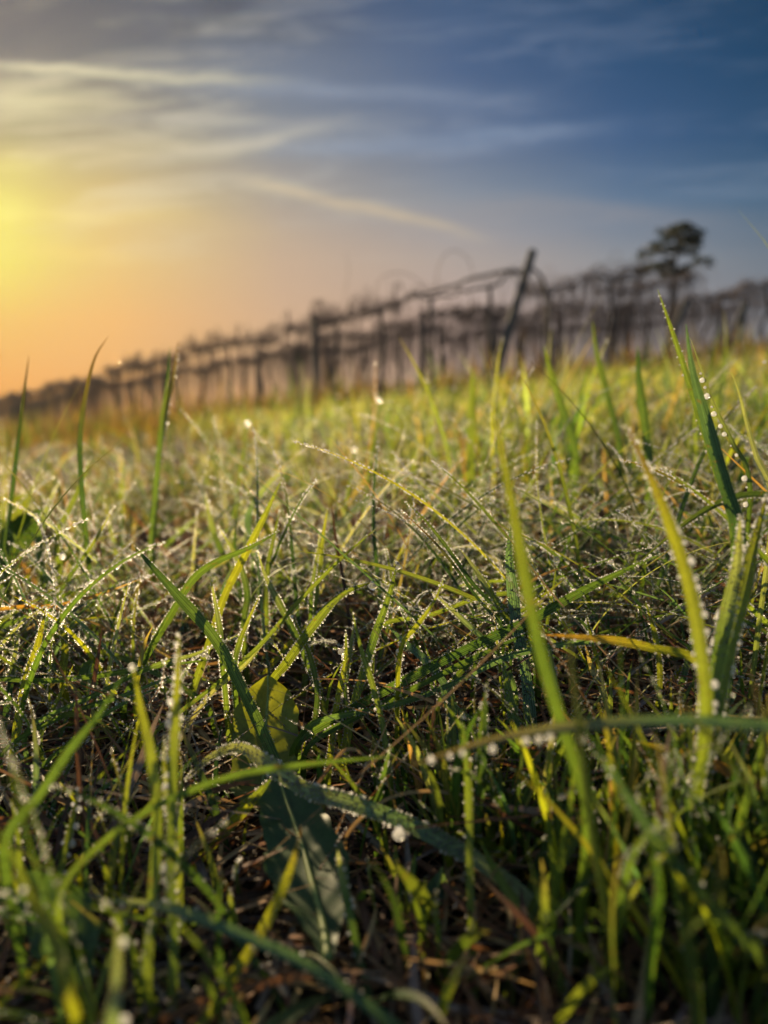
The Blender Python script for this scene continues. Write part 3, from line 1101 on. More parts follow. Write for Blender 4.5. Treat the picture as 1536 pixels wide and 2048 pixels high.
# --- sharp blades, left and centre
H('long dark green blade slanting down across the dock leaf', 'long blade crossing the dock leaf', [(268, 1092, .345), (350, 1185, .34), (430, 1278, .335), (490, 1390, .325), (555, 1530, .31), (625, 1690, .29)], 25, 'dgg', 'vs', 20)
H('green blade bent over at a knee with its tip pointing right', 'blade bent over at a knee', [(562, 1060, .36), (500, 1095, .36), (430, 1125, .36), (385, 1160, .36), (350, 1215, .36), (300, 1300, .37), (250, 1400, .37)], 17, 'ggd', 'u', 30)
H('long bright yellow green blade with beaded tip rising from left to right', 'long yellow green blade', [(565, 955, .40), (530, 1030, .40), (495, 1100, .40), (450, 1190, .395), (425, 1265, .39), (390, 1370, .385), (350, 1500, .38)], 16, 'lyg', 's', 10)
H('straight narrow blade rising to a fine point above the hooked blade', 'straight narrow pointed blade', [(758, 1053, .36), (690, 1110, .355), (600, 1200, .35), (520, 1290, .345), (430, 1370, .34), (300, 1475, .33)], 10, 'llg', 's', 25)
H('upright bright lemon green blade with beads at its tip', 'upright lemon green blade', [(655, 1015, .43), (645, 1080, .43), (632, 1180, .42), (620, 1260, .42), (605, 1420, .41)], 13, 'yll', 's', 0)
H('hooked blade bending right with one large drop hanging at its tip', 'hooked blade with the hanging drop', [(752, 1163, .34), (700, 1180, .34), (660, 1210, .34), (620, 1260, .34), (570, 1330, .345), (540, 1370, .35), (500, 1480, .35)], 19, 'lly', 'bh', 15)
H('dew beaded blade leaning left beneath the hooked blade', 'beaded blade under the hooked blade', [(515, 1100, .37), (530, 1150, .37), (560, 1210, .365), (600, 1290, .36), (640, 1390, .36), (660, 1480, .35)], 14, 'pgl', 'b', -10)
H('upright heavily beaded blade leaning slightly right in the middle', 'heavily beaded upright blade', [(795, 1125, .335), (775, 1200, .335), (750, 1270, .335), (725, 1350, .33), (700, 1440, .325), (688, 1530, .32)], 17, 'lgy', 'bh', 8)
H('short upright beaded blade just right of the dock leaf', 'beaded blade right of dock leaf', [(692, 1260, .33), (690, 1330, .33), (675, 1400, .325), (665, 1470, .32), (655, 1570, .31)], 13, 'lyl', 'bh', 0)
H('thin blade tapering to a rusty thread, leaning left', 'thin blade with rusty thread tip', [(795, 1015, .36), (850, 1065, .36), (900, 1120, .355), (950, 1190, .35), (1015, 1275, .34)], 6, 'rdd', 'c', 0)
H('curved narrow beaded blade alongside the rusty thread blade', 'narrow blade beside the rusty thread', [(808, 1000, .375), (850, 1040, .37), (890, 1090, .365), (940, 1160, .36), (1000, 1240, .35)], 9, 'ldg', 'c', 20)
H('dark grooved blade with a pale tip left of the frosted blade', 'dark grooved blade', [(918, 1095, .365), (945, 1130, .36), (980, 1185, .355), (1030, 1250, .35), (1070, 1330, .34)], 16, 'pdd', 's', 30)
H('upright blue grey blade crusted all over with tiny drops', 'frosted upright blade', [(1022, 1050, .345), (1018, 1110, .345), (1025, 1180, .345), (1035, 1260, .34), (1050, 1340, .335), (1065, 1470, .325)], 24, 'bbb', 'cf', 5)
H('long diagonal blade with drops under its edge crossing the right half', 'long diagonal blade', [(1330, 1105, .31), (1240, 1145, .315), (1150, 1190, .32), (1060, 1240, .325), (950, 1290, .33), (830, 1350, .33), (700, 1420, .325), (600, 1480, .315)], 22, 'gdg', 'ush', 25)
H('low arching wet blade just under the long diagonal one', 'arching wet blade under the diagonal', [(1390, 1320, .305), (1300, 1292, .31), (1200, 1283, .315), (1100, 1293, .32), (1000, 1320, .325), (900, 1370, .325), (780, 1412, .32), (620, 1450, .315)], 15, 'gbg', 'ch', 35)
H('second slim blade running parallel below the long diagonal blade', 'slim blade parallel to the diagonal', [(1080, 1255, .33), (960, 1310, .33), (840, 1370, .33), (720, 1430, .32), (620, 1490, .31)], 13, 'dgd', 'u', 20)
H('thin arching blade passing behind the frosted upright blade', 'thin arch behind the frosted blade', [(1180, 1305, .36), (1120, 1240, .36), (1040, 1190, .365), (960, 1195, .37), (860, 1230, .37), (760, 1255, .37)], 10, 'gll', 'u', 20)
H('yellowing blade with an orange tip lying level at right', 'orange tipped level blade', [(1082, 1270, .27), (1130, 1272, .27), (1220, 1280, .27), (1300, 1295, .27), (1400, 1330, .265)], 19, 'oyl', 's', 20)
H('blue green dewy blade sloping down right beside the heavily beaded blade', 'blue green sloping blade', [(770, 1245, .34), (810, 1285, .34), (860, 1330, .335), (900, 1390, .33), (920, 1480, .32)], 17, 'bbd', 'hs', 15)
H('short pale blade with a brown edge curving up at centre right', 'short pale brown edged blade', [(1170, 1290, .335), (1185, 1340, .335), (1205, 1380, .33), (1220, 1440, .325)], 14, 'spb', 'h', 20)
H('thin dark blade carrying a single drop on its tip', 'thin dark blade', [(1222, 1125, .36), (1240, 1160, .36), (1280, 1210, .355), (1330, 1260, .35), (1390, 1310, .34)], 6, 'ddg', '', 0)
H('green blade standing right of the heavily beaded one, edged with drops', 'drop edged green blade', [(705, 1225, .31), (720, 1290, .31), (745, 1370, .305), (765, 1450, .30), (780, 1560, .29)], 12, 'llg', 'c', 0)
H('slim beaded blade rising beside the small pale yellow stem', 'slim beaded blade', [(712, 1235, .37), (700, 1300, .365), (690, 1380, .36), (700, 1460, .35)], 10, 'pgg', 'b', 0)
H('wide bright green blade standing behind the two long diagonals', 'wide bright green blade', [(1005, 1320, .315), (1020, 1400, .31), (1040, 1490, .30), (1075, 1590, .285)], 24, 'lgd', 'sh', 20)
H('grey green blade falling steeply from the diagonal blades', 'grey green steep blade', [(880, 1370, .31), (905, 1450, .305), (915, 1540, .295), (930, 1640, .28)], 20, 'bbg', 'h', -20)
H('pale blade arching left out of the beaded tangle', 'pale blade arching left', [(570, 1320, .35), (535, 1280, .35), (490, 1330, .345), (420, 1390, .34), (360, 1480, .33)], 9, 'pps', 'c', 0)
H('narrow blade leaning far left under the knee-bent blade', 'narrow left leaning blade', [(120, 1270, .40), (190, 1300, .40), (280, 1330, .39), (400, 1400, .37)], 12, 'ygg', 's', 10)
# --- left side
H('stout dew coated blade standing upright near the left edge', 'stout coated blade', [(92, 1216, .335), (75, 1290, .335), (50, 1370, .33), (35, 1450, .32), (22, 1560, .31)], 17, 'yyl', 'bh', 5)
H('shorter beaded blade standing right of the stout coated one', 'shorter beaded blade', [(121, 1190, .385), (125, 1240, .385), (130, 1300, .38), (125, 1360, .37)], 15, 'lyg', 'b', 0)
H('dark beaded blade leaning against the left frame edge', 'dark beaded edge blade', [(38, 1260, .37), (28, 1320, .37), (18, 1390, .36), (5, 1480, .35)], 12, 'pdd', 'b', 0)
H('straight green blade slanting low from the left edge', 'low slanting blade', [(203, 1157, .42), (120, 1195, .415), (50, 1235, .41), (-30, 1275, .40)], 11, 'lgg', 's', 10)
H('thin blade with a dry orange tip low at the left', 'thin orange tipped blade', [(283, 1157, .41), (210, 1185, .41), (120, 1210, .405), (-20, 1228, .40)], 8, 'sol', 's', 0)
H('topmost of the long wet blades lying level at left', 'topmost level wet blade', [(430, 1318, .35), (300, 1335, .345), (190, 1352, .34), (90, 1362, .335), (-30, 1366, .33)], 12, 'ggd', 'us', 25)
H('wet blade fanning from the lying bundle towards lower left', 'wet fanned blade', [(480, 1268, .36), (400, 1305, .35), (300, 1335, .34), (190, 1390, .33), (60, 1455, .32)], 11, 'pgb', 'c', 25)
H('lowest blade of the lying wet bundle at left', 'lowest blade of the lying bundle', [(360, 1345, .34), (250, 1390, .33), (130, 1430, .325), (10, 1500, .31)], 11, 'bgd', 'c', 20)
H('thin wet blade curving over the lying bundle', 'thin wet curved blade', [(330, 1370, .33), (240, 1410, .325), (150, 1475, .315), (60, 1560, .30)], 9, 'bgd', 'c', 20)
H('short yellow green blade sprouting out of the lying bundle', 'short yellow green sprout', [(147, 1328, .34), (130, 1370, .34), (105, 1420, .33), (80, 1480, .32)], 9, 'ylg', 's', 0)
H('small pale yellow blade beside the big bent blade', 'small pale yellow blade', [(308, 1247, .35), (290, 1285, .35), (280, 1330, .345), (270, 1400, .34)], 10, 'syl', '', 0)
H('curving dewy blade lying above the dry leaf litter at left', 'blade above the litter', [(345, 1500, .30), (270, 1540, .295), (200, 1580, .29), (110, 1640, .28)], 10, 'gbd', 'c', 30)
# --- tall blades against the sky
H('thin dark blade standing alone at the far left against the sunset', 'lone blade at far left', [(58, 710, .55), (50, 770, .55), (40, 850, .55), (25, 980, .54), (10, 1120, .53)], 9, 'kdg', '', 10)
H('curved dark blade bending right against the orange sky', 'curved dark blade', [(217, 672, .50), (190, 715, .50), (171, 790, .50), (160, 880, .50), (165, 1000, .49)], 11, 'ndg', '', 20)
H('taller of two blades crossing the left end of the vines', 'taller crossing blade', [(357, 680, .62), (347, 750, .62), (328, 840, .62), (316, 930, .61), (305, 1100, .60)], 11, 'ngg', 'L', 10)
H('slightly shorter twin of two blades before the left vines', 'shorter twin blade', [(340, 690, .63), (335, 760, .63), (322, 850, .63), (312, 960, .62), (300, 1100, .61)], 8, 'dgg', '', 10)
H('tall bright tapering blade rising highest at the right', 'tallest bright blade', [(1315, 578, .29), (1340, 650, .29), (1370, 740, .29), (1400, 830, .285), (1430, 930, .28), (1470, 1090, .275)], 18, 'lgd', 's', 25)
H('broad dark blade beside the tallest blade at right', 'broad dark blade', [(1372, 648, .28), (1385, 740, .28), (1415, 850, .28), (1450, 970, .275), (1480, 1100, .27)], 27, 'bdd', '', 15)
H('thin blade strung with single large drops at right', 'thin blade strung with drops', [(1380, 675, .30), (1405, 745, .30), (1430, 815, .30), (1465, 885, .30), (1500, 980, .29)], 9, 'pgg', 'R', 0)
H('pale blade with a hooked tip near the right edge', 'pale hooked blade', [(1446, 748, .31), (1462, 745, .31), (1478, 785, .31), (1492, 840, .31), (1512, 910, .305), (1545, 1010, .30)], 11, 'ppg', '', 10)
H('soft bright blade standing in front of the leaning post', 'bright blade before the post', [(945, 735, .95), (945, 790, .95), (943, 850, .94), (940, 930, .93)], 17, 'lll', '', 0)
H('green pointed blade right of the leaning post', 'pointed blade right of the post', [(1088, 690, .70), (1100, 740, .70), (1122, 810, .70), (1150, 900, .69)], 16, 'lgg', '', 0)
H('tall soft green blade before the vines at right', 'tall soft green blade', [(1185, 640, .75), (1192, 700, .75), (1215, 790, .75), (1240, 900, .74)], 13, 'lgd', '', 0)
H('dark green upright blade far back at right', 'dark upright blade far back', [(1275, 690, .62), (1278, 760, .62), (1290, 850, .62), (1300, 960, .61)], 18, 'dgg', '', 0)
# --- big soft blades close to the lens
H('broad soft green blade in the middle, close to the lens', 'broad close green blade', [(985, 815, .185), (1003, 900, .185), (1030, 1040, .185), (1055, 1180, .185), (1085, 1320, .187), (1130, 1470, .19), (1175, 1620, .195)], 26, 'ygg', '', 15)
H('broad blade with a brown withered tip, close to the lens', 'brown tipped close blade', [(1252, 852, .225), (1290, 930, .223), (1332, 1030, .22), (1375, 1160, .215), (1400, 1290, .21), (1412, 1440, .21)], 28, 'nylg', 'cL', 25)
H('stout drop covered blade at right, the left of a pair', 'left stout blade of the pair', [(1481, 1028, .25), (1475, 1120, .25), (1455, 1220, .245), (1435, 1330, .24), (1418, 1440, .23)], 30, 'pgl', 'bh', 15)
H('stout drop covered blade at right, leaning past the frame edge', 'right stout blade of the pair', [(1536, 985, .25), (1505, 1100, .25), (1482, 1200, .245), (1452, 1310, .24), (1425, 1450, .23)], 33, 'ylg', 'bh', -15)
H('thin green arch curving in from the right edge', 'thin green arch', [(1268, 1135, .30), (1330, 1080, .295), (1380, 1040, .29), (1440, 1005, .285), (1510, 988, .28), (1600, 1010, .275), (1680, 1120, .27)], 14, 'ldd', 'u', 20)
H('yellow green blade with a row of fat drops down its right side', 'blade with the row of fat drops', [(358, 1265, .225), (355, 1350, .22), (350, 1450, .217), (345, 1550, .213), (343, 1650, .21), (340, 1760, .205), (348, 1880, .20), (345, 2020, .195)], 20, 'ylg', 'Rc', 10)
H('slender bright blade curving left of the row of fat drops', 'slender blade left of the drops', [(265, 1325, .215), (280, 1410, .213), (300, 1500, .21), (313, 1600, .207), (313, 1700, .205), (305, 1800, .20), (293, 1960, .19)], 23, 'yll', '', 20)
H('long soft blade bowed across the lower left', 'bowed blade at lower left', [(790, 1512, .225), (700, 1520, .22), (600, 1530, .215), (480, 1548, .21), (380, 1582, .205), (290, 1625, .20), (200, 1690, .195), (120, 1790, .185)], 14, 'ggl', '', 20)
H('soft blue green blade arching across the right with fat drops under it', 'arched blade at right', [(820, 1532, .19), (900, 1505, .185), (1000, 1476, .18), (1150, 1452, .175), (1300, 1442, .17), (1450, 1445, .168), (1580, 1470, .165), (1680, 1600, .16)], 26, 'sbd', '', 25)
H('crumpled wet blade folded over the dock leaf', 'wet blade folded over dock leaf', [(370, 1560, .27), (420, 1515, .27), (480, 1495, .268), (545, 1535, .262), (610, 1578, .258), (700, 1605, .25), (800, 1640, .245), (900, 1690, .24), (1000, 1752, .23), (1080, 1830, .22)], 32, 'ppbp', 'bff', 10)
H('spotted yellow green blade with drops below, left of the dock leaf', 'spotted blade left of dock leaf', [(545, 1555, .275), (500, 1605, .272), (450, 1662, .27), (400, 1715, .265), (350, 1790, .255)], 24, 'gyy', 'uh', 15)
H('soft spotted blade rising from the bottom towards the dock leaf', 'soft spotted bottom blade', [(603, 1655, .215), (580, 1740, .212), (530, 1850, .205), (460, 1960, .195), (400, 2060, .185)], 22, 'nyyl', 'h', 10)
H('soft green blade arching along the bottom left', 'arched blade at bottom left', [(195, 1800, .20), (300, 1808, .198), (380, 1828, .195), (480, 1868, .19), (600, 1922, .185), (700, 1985, .18), (800, 2060, .175)], 24, 'pbd', 's', 15)
H('short blade with one bright drop at bottom left of centre', 'short blade near the bottom', [(545, 1905, .235), (500, 1952, .23), (445, 2010, .22), (400, 2070, .215)], 19, 'sll', 's', 10)
H('very blurred dewy blade at the bottom left corner', 'very blurred corner blade', [(235, 1840, .15), (236, 1900, .148), (233, 1970, .145), (228, 2060, .14)], 30, 'pbd', 'L', 0)
H('thin stem hung with drops at lower left', 'thin stem hung with drops', [(158, 1575, .25), (145, 1640, .247), (126, 1720, .24), (108, 1800, .235), (92, 1880, .23), (80, 1990, .22)], 14, 'yll', 'Lc', 0)
H('dark soft blade slanting to the bottom of the left edge', 'dark soft slanting blade', [(250, 1345, .215), (200, 1425, .212), (140, 1500, .21), (80, 1590, .205), (10, 1690, .195)], 20, 'dgd', '', 20)
H('soft yellow green blade in the lower left corner', 'soft corner blade', [(-10, 1650, .17), (30, 1720, .17), (60, 1790, .168), (110, 1880, .16), (140, 2000, .15)], 24, 'gyl', '', 0)
H('bright upright blade standing tall in the lower centre', 'upright lower centre blade', [(922, 1420, .235), (934, 1530, .232), (938, 1640, .23), (940, 1780, .22), (948, 1950, .21), (944, 2070, .20)], 17, 'gll', 's', 0)
H('sharp blade leaning right, longest of the bottom clump', 'longest blade of bottom clump', [(1212, 1562, .235), (1168, 1645, .232), (1110, 1745, .225), (1060, 1830, .22), (1030, 1920, .21), (1012, 2040, .20)], 22, 'lll', 's', 10)
H('dark blade leaning right at the back of the bottom clump', 'dark blade of bottom clump', [(1140, 1590, .245), (1110, 1660, .24), (1075, 1750, .235), (1045, 1850, .225), (1030, 1980, .215)], 26, 'dgl', '', 10)
H('blade leaning left across the bottom clump', 'left leaning blade of bottom clump', [(960, 1680, .23), (1000, 1760, .225), (1060, 1850, .215), (1110, 1940, .205), (1160, 2060, .195)], 22, 'gll', '', 0)
H('upright blunt blade right of the bottom clump', 'blunt upright blade', [(1206, 1658, .23), (1206, 1730, .228), (1210, 1810, .22), (1206, 1900, .215), (1200, 2020, .205)], 19, 'ylg', '', 0)
H('thin blade curving up between the bottom clump and the blunt one', 'thin curving blade', [(1184, 1718, .235), (1160, 1745, .233), (1145, 1800, .23), (1130, 1880, .22), (1120, 1990, .21)], 10, 'llg', 's', 0)
H('wide soft dark blade slanting to the lower right corner', 'wide slanting corner blade', [(1180, 1490, .19), (1240, 1570, .187), (1310, 1675, .182), (1400, 1785, .175), (1480, 1870, .168), (1570, 1970, .17)], 28, 'bdl', 's', 15)
H('bright soft blade bending up at the bottom right', 'bright blade at bottom right', [(1450, 1800, .21), (1420, 1870, .205), (1385, 1960, .20), (1370, 2070, .19)], 26, 'lll', '', 0)
H('dull green upright blade in shade at the right edge', 'dull upright blade', [(1470, 1600, .24), (1480, 1700, .235), (1490, 1820, .225), (1500, 1980, .21)], 18, 'dgg', '', 0)
H('fresh green blade pair left stem at bottom centre', 'left stem at bottom centre', [(790, 1690, .245), (795, 1760, .24), (800, 1840, .235), (805, 1950, .225)], 17, 'lgd', '', 0)
H('fresh green blade just right of the similar stem at bottom centre', 'right stem at bottom centre', [(832, 1700, .245), (822, 1770, .24), (818, 1850, .235), (822, 1960, .225)], 17, 'ggd', '', 0)
H('beaded soft blade in front of the lower dock leaf', 'beaded blade before lower dock leaf', [(675, 1700, .22), (685, 1760, .22), (700, 1830, .215), (715, 1900, .21), (740, 2000, .20)], 18, 'pgd', 'c', 0)
# --- dead blades
H('tall soft pinkish brown dead stem at lower right', 'tall pinkish dead stem', [(1345, 1440, .21), (1327, 1540, .208), (1316, 1680, .205), (1310, 1800, .20), (1296, 1920, .19), (1270, 2060, .18)], 20, 'eese', '', 0)
H('thin upright brown stem left of the pinkish dead stem', 'thin upright brown stem', [(1235, 1470, .25), (1232, 1600, .245), (1236, 1750, .24), (1240, 1920, .225)], 11, 'ene', '', 0)
H('bent blade turning yellow and orange at the right edge', 'bent orange blade', [(1255, 1478, .255), (1330, 1498, .25), (1400, 1513, .245), (1460, 1545, .24), (1540, 1590, .23)], 22, 'yos', 's', 15)
H('pointed dark brown dead stalk left of the fat drops', 'pointed dark stalk', [(205, 1253, .335), (195, 1320, .335), (178, 1420, .33), (163, 1520, .32)], 9, 'knk', '', 0)
H('thin rusty stalk standing at lower left', 'thin rusty stalk', [(152, 1365, .27), (154, 1460, .268), (160, 1580, .265), (172, 1690, .26), (185, 1830, .25)], 11, 'rnn', '', 0)
H('straw bent to a sharp knee below centre', 'kneed straw', [(775, 1565, .285), (730, 1512, .285), (690, 1500, .285), (640, 1560, .28), (600, 1615, .275), (545, 1720, .265), (480, 1870, .25)], 8, 'ssrn', '', 0)
H('grey shrivelled dead blade lying under the fat drops', 'grey shrivelled blade', [(330, 1400, .29), (300, 1470, .285), (275, 1540, .28), (240, 1620, .27), (200, 1720, .26)], 16, 'een', '', 20)
H('brown curled dead blade arching over the litter at left', 'brown curled blade', [(470, 1605, .285), (420, 1595, .285), (375, 1612, .28), (350, 1660, .275), (330, 1720, .265)], 14, 'sen', '', 20)
H('long dark dead blade lying along the bottom edge', 'long dead bottom blade', [(780, 1945, .20), (680, 1945, .20), (560, 1960, .195), (440, 1990, .19), (330, 2040, .185)], 20, 'enn', '', 30)
H('dark red brown dead blade crossing under the bottom clump', 'dark red dead blade', [(1320, 1850, .225), (1200, 1870, .22), (1090, 1905, .215), (980, 1950, .205), (860, 2010, .195)], 18, 'rnk', '', 30)
H('short rusty dead blade standing beside the dock leaf', 'short rusty blade', [(700, 1310, .335), (690, 1350, .335), (675, 1410, .33), (660, 1480, .32)], 9, 'rnn', '', 0)
H('thin brown stem passing behind the upright lemon blade', 'thin brown stem', [(662, 1000, .45), (672, 1080, .45), (690, 1180, .44), (705, 1300, .43)], 7, 'nkk', '', 0)
H('pale straw curling across the middle of the tangle', 'pale curling straw', [(1000, 1600, .265), (930, 1590, .265), (850, 1582, .265), (770, 1600, .26), (700, 1660, .255)], 8, 'sss', '', 0)
H('upright brown stem with a frayed head in the middle', 'frayed brown stem', [(875, 1370, .32), (868, 1420, .318), (862, 1490, .31), (850, 1570, .30)], 8, 'rrn', '', 0)

# more sharp dewy blades through the middle, in focus: shared look, each its own blade
spots = [
    (450, 1420, -30, 'small beaded blade leaning left against the dock leaf'), (520, 1190, 25, 'small beaded blade between the yellow green and hooked blades'),
    (585, 1230, -15, 'beaded blade standing inside the bend of the hooked blade'), (860, 1180, -50, 'low beaded blade arching left of the grooved dark blade'),
    (890, 1150, 40, 'beaded blade crossing behind the narrow rusty thread'), (970, 1150, -40, 'beaded blade leaning towards the frosted upright blade'),
    (1110, 1180, 55, 'beaded blade bent low just right of the broad close blade'), (1140, 1150, 60, 'topmost beaded arch right of the broad close blade'),
    (1290, 1200, -10, 'beaded blade in front of the dark hollow at right'), (1400, 1180, 15, 'beaded blade half behind the brown tipped close blade'),
    (435, 1050, -20, 'half sharp beaded blade behind the knee bent blade'), (410, 985, -28, 'soft beaded blade leaning left above the knee bent blade'),
    (585, 925, 35, 'soft pale seed spike pointing right above the lemon green blade'), (480, 945, -35, 'soft beaded blade crossing the pale seed spike'),
    (640, 1060, 10, 'half sharp beaded blade touching the lemon green blade'), (230, 1010, 40, 'soft golden beaded blade pointing right at left'),
    (180, 915, 30, 'golden string of blurred beads rising at far left'), (15, 960, 5, 'upright string of beads on the left frame edge'),
    (120, 960, 18, 'soft beaded blade under the golden string'), (420, 1150, -12, 'beaded blade passing behind the knee of the bent blade'),
    (1100, 1290, -10, 'beaded blade below the orange tipped level blade'), (1170, 1220, -15, 'beaded blade rising through the long diagonal blade'),
    (1480, 1180, 8, 'beaded blade between the stout pair at right'), (1350, 1330, -20, 'small beaded blade left of the stout pair foot'),
    (930, 1420, 12, 'short beaded blade beneath the two diagonal blades'), (980, 1480, 5, 'short beaded blade above the arched blade with fat drops'),
    (820, 1480, -12, 'short beaded blade right of the heavily beaded foot'), (610, 1480, 8, 'short beaded blade hugging the dock leaf right side'),
    (560, 1020, 12, 'half sharp beaded tip beside the yellow green blade top'), (770, 1090, 4, 'soft beaded blade behind the heavily beaded blade')]
for n_, (px, py, ln, lab_) in enumerate(spots):
    d_ = .335 if py > 1120 else (.42 if py > 1000 else .55)
    d_ += rnd.uniform(-.01, .02)
    t_ = math.tan(R(ln))
    Lp = rnd.uniform(150, 240)
    bend = rnd.uniform(-25, 25)
    pts = [(px, py, d_), (px - t_ * Lp * .33 + bend, py + Lp * .33, d_), (px - t_ * Lp * .6 + bend, py + Lp * .66, d_ - .005), (px - t_ * Lp * .7, py + Lp, d_ - .01)]
    H(lab_, lab_.replace('half sharp ', '').replace('soft ', ''),
      pts, rnd.uniform(9, 15), rnd.choice(('lyg', 'pgl', 'ygg', 'pbg', 'llg')), 'b' if py > 1000 else 'cL' if n_ % 2 else 'b', None)

# ------------------------------------------------------------------ broad leaves
def broad_leaf(name, mid_pts, half, parent, tint, lobes=0.0, rot=0.0, cup=.18, yellow=None, org=np.zeros(3)):
    """mid_pts: tip -> stalk; half: half-width in picture pixels at evenly spaced stations"""
    P = [at(*p_) for p_ in mid_pts]
    n_, k_ = 60, 17
    C = catmull(P, n_)
    dm = np.mean([p_[2] for p_ in mid_pts])
    s = np.linspace(0, 1, n_)
    hw = np.interp(s, np.linspace(0, 1, len(half)), half)
    hw = np.convolve(np.pad(hw, 2, mode='edge'), np.ones(5) / 5, 'valid') * dm / FPX
    hw[0] = 0
    T = norm(np.gradient(C, axis=0))
    sd = norm(np.cross(T, norm(CAM - C)))
    nr = np.cross(sd, T)
    a = R(rot)
    side = sd * math.cos(a) + nr * math.sin(a)
    nrm = -sd * math.sin(a) + nr * math.cos(a)
    js = np.linspace(-1, 1, k_)
    edge_ = 1 + lobes * np.sin(s * 26 + 1.0)[:, None] * np.abs(js)[None] ** 2 + lobes * .5 * np.sin(s * 61)[:, None] * np.abs(js)[None] ** 3
    ruff = .10 * np.sin(s * 24 + 2)[:, None] * np.abs(js)[None] ** 2 * np.sign(js)[None] + .05 * np.sin(s * 43)[:, None] * js[None] ** 2
    # side veins: shallow creases running out and towards the tip
    crease = -.035 * np.abs(np.sin((s[:, None] * 8 + np.abs(js)[None] * .9) * math.pi)) ** .5
    V = C[:, None] + side[:, None] * (hw[:, None] * js[None] * edge_)[..., None] \
        + nrm[:, None] * (hw[:, None] * (cup * (js[None] ** 2) + ruff + crease * (np.abs(js)[None] > .05)))[..., None]
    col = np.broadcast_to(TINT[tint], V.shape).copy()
    if yellow:  # sunlit yellow green painted into the leaf colour, strongest at the tip
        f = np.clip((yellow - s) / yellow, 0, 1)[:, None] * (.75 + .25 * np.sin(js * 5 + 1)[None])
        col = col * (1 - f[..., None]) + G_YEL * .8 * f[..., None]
    col[:, k_ // 2] = col[:, k_ // 2] * .4 + np.array([.20, .24, .09]) * .6
    uv = np.zeros((n_, k_, 2))
    o_ = add(name, mesh_data(name, V - org, ribbon_faces(1, n_, k_), M_LEAF, uv, col), parent)
    mr, mf = tube(C + nrm * .0004 - org, np.linspace(.0004, .0011, n_), 6)
    c4 = np.broadcast_to(np.array([.20, .25, .08]), mr.shape)
    add('midrib', mesh_data('midrib', mr, mf, M_LEAF, np.zeros((len(mr), 2)), c4), o_)
    return C, o_


def plant(name, label, leaves):
    base = at(*leaves[0]['mid'][-1])
    base[2] = float(ter(base[0], base[1]))
    root = empty(name, base)
    tag(root, label, 'leafy plant')
    for lf in leaves:
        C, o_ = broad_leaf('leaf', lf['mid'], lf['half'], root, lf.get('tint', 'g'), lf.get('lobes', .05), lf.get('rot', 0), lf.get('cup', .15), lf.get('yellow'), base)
        if lf.get('label'): o_['label'] = lf['label']
        a = C[-1]
        e = base + np.array([0, 0, -.004])
        q = catmull([a, a * .5 + e * .5 + np.array([.002, -.002, -.002]), e], 12)
        V, F = tube(q - base, .0011, 6)
        add('leaf_stalk', mesh_data('leaf_stalk', V, F, M_LEAF, np.zeros((len(V), 2)), np.broadcast_to(np.array([.13, .16, .05]), V.shape)), root)
    return root


plant('dock_plant', 'broad leaved dock plant with a rounded leaf behind the slanting blade', [
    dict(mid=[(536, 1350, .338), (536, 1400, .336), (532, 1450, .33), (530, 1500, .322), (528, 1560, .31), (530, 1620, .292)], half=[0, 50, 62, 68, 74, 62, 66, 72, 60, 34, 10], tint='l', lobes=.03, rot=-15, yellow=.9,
         label='upper rounded leaf with sunlit yellow green painted in at its tip'),
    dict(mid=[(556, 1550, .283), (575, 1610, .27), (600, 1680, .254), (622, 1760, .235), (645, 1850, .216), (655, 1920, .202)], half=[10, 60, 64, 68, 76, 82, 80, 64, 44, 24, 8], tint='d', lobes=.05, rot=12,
         label='lower dark green leaf in shade')])
plant('small_leaf_plant', 'small smooth leaf standing beside the bottom centre stems', [
    dict(mid=[(884, 1735, .245), (876, 1770, .243), (864, 1810, .24), (846, 1860, .235), (835, 1900, .23)], half=[0, 22, 27, 24, 16, 6], tint='b', lobes=.02, rot=25)])
plant('corner_leaf_plant', 'dark blurred broad leaf low in the bottom left corner', [
    dict(mid=[(40, 1740, .215), (80, 1790, .213), (120, 1840, .21), (150, 1890, .205), (175, 1960, .195)], half=[0, 50, 70, 66, 45, 12], tint='d', lobes=.04, rot=-20)])
plant('far_leaf_plant', 'blurred dark broad leaves far back at the left edge', [
    dict(mid=[(105, 1015, .60), (70, 1040, .60), (30, 1075, .595), (10, 1120, .59)], half=[0, 26, 34, 30, 12], tint='d', rot=30),
    dict(mid=[(60, 985, .62), (30, 1010, .62), (0, 1040, .61), (-20, 1080, .60)], half=[0, 22, 28, 26, 10], tint='l', rot=30)])
plant('round_leaf_plant', 'small round leaf half hidden behind the dark pointed stalk', [
    dict(mid=[(190, 1312, .37), (182, 1330, .37), (178, 1355, .365), (180, 1390, .36)], half=[0, 16, 20, 16, 6], tint='g', rot=10)])

# ------------------------------------------------------------------ dew
def ico(sub):
    import bmesh
    bm = bmesh.new()
    bmesh.ops.create_icosphere(bm, subdivisions=sub, radius=1.0)
    V = np.array([v.co[:] for v in bm.verts])
    F = np.array([[v.index for v in f.verts] for f in bm.faces])
    bm.free()
    return V, F


ICO1, ICO2, ICO3 = ico(1), ico(2), ico(3)


def drop_mass(name, label, pos, rad, ic):
    V, F = ic
    n = len(pos)
    sc = rad[:, None, None] * rng.uniform(.88, 1.1, (n, 1, 3))
    VV = pos[:, None] + V[None] * sc
    FF = F[None] + (np.arange(n) * len(V))[:, None, None]
    o_ = add(name, mesh_data(name, VV, FF.reshape(-1, 3), M_BEAD))
    tag(o_, label, 'dew', None, 'stuff')


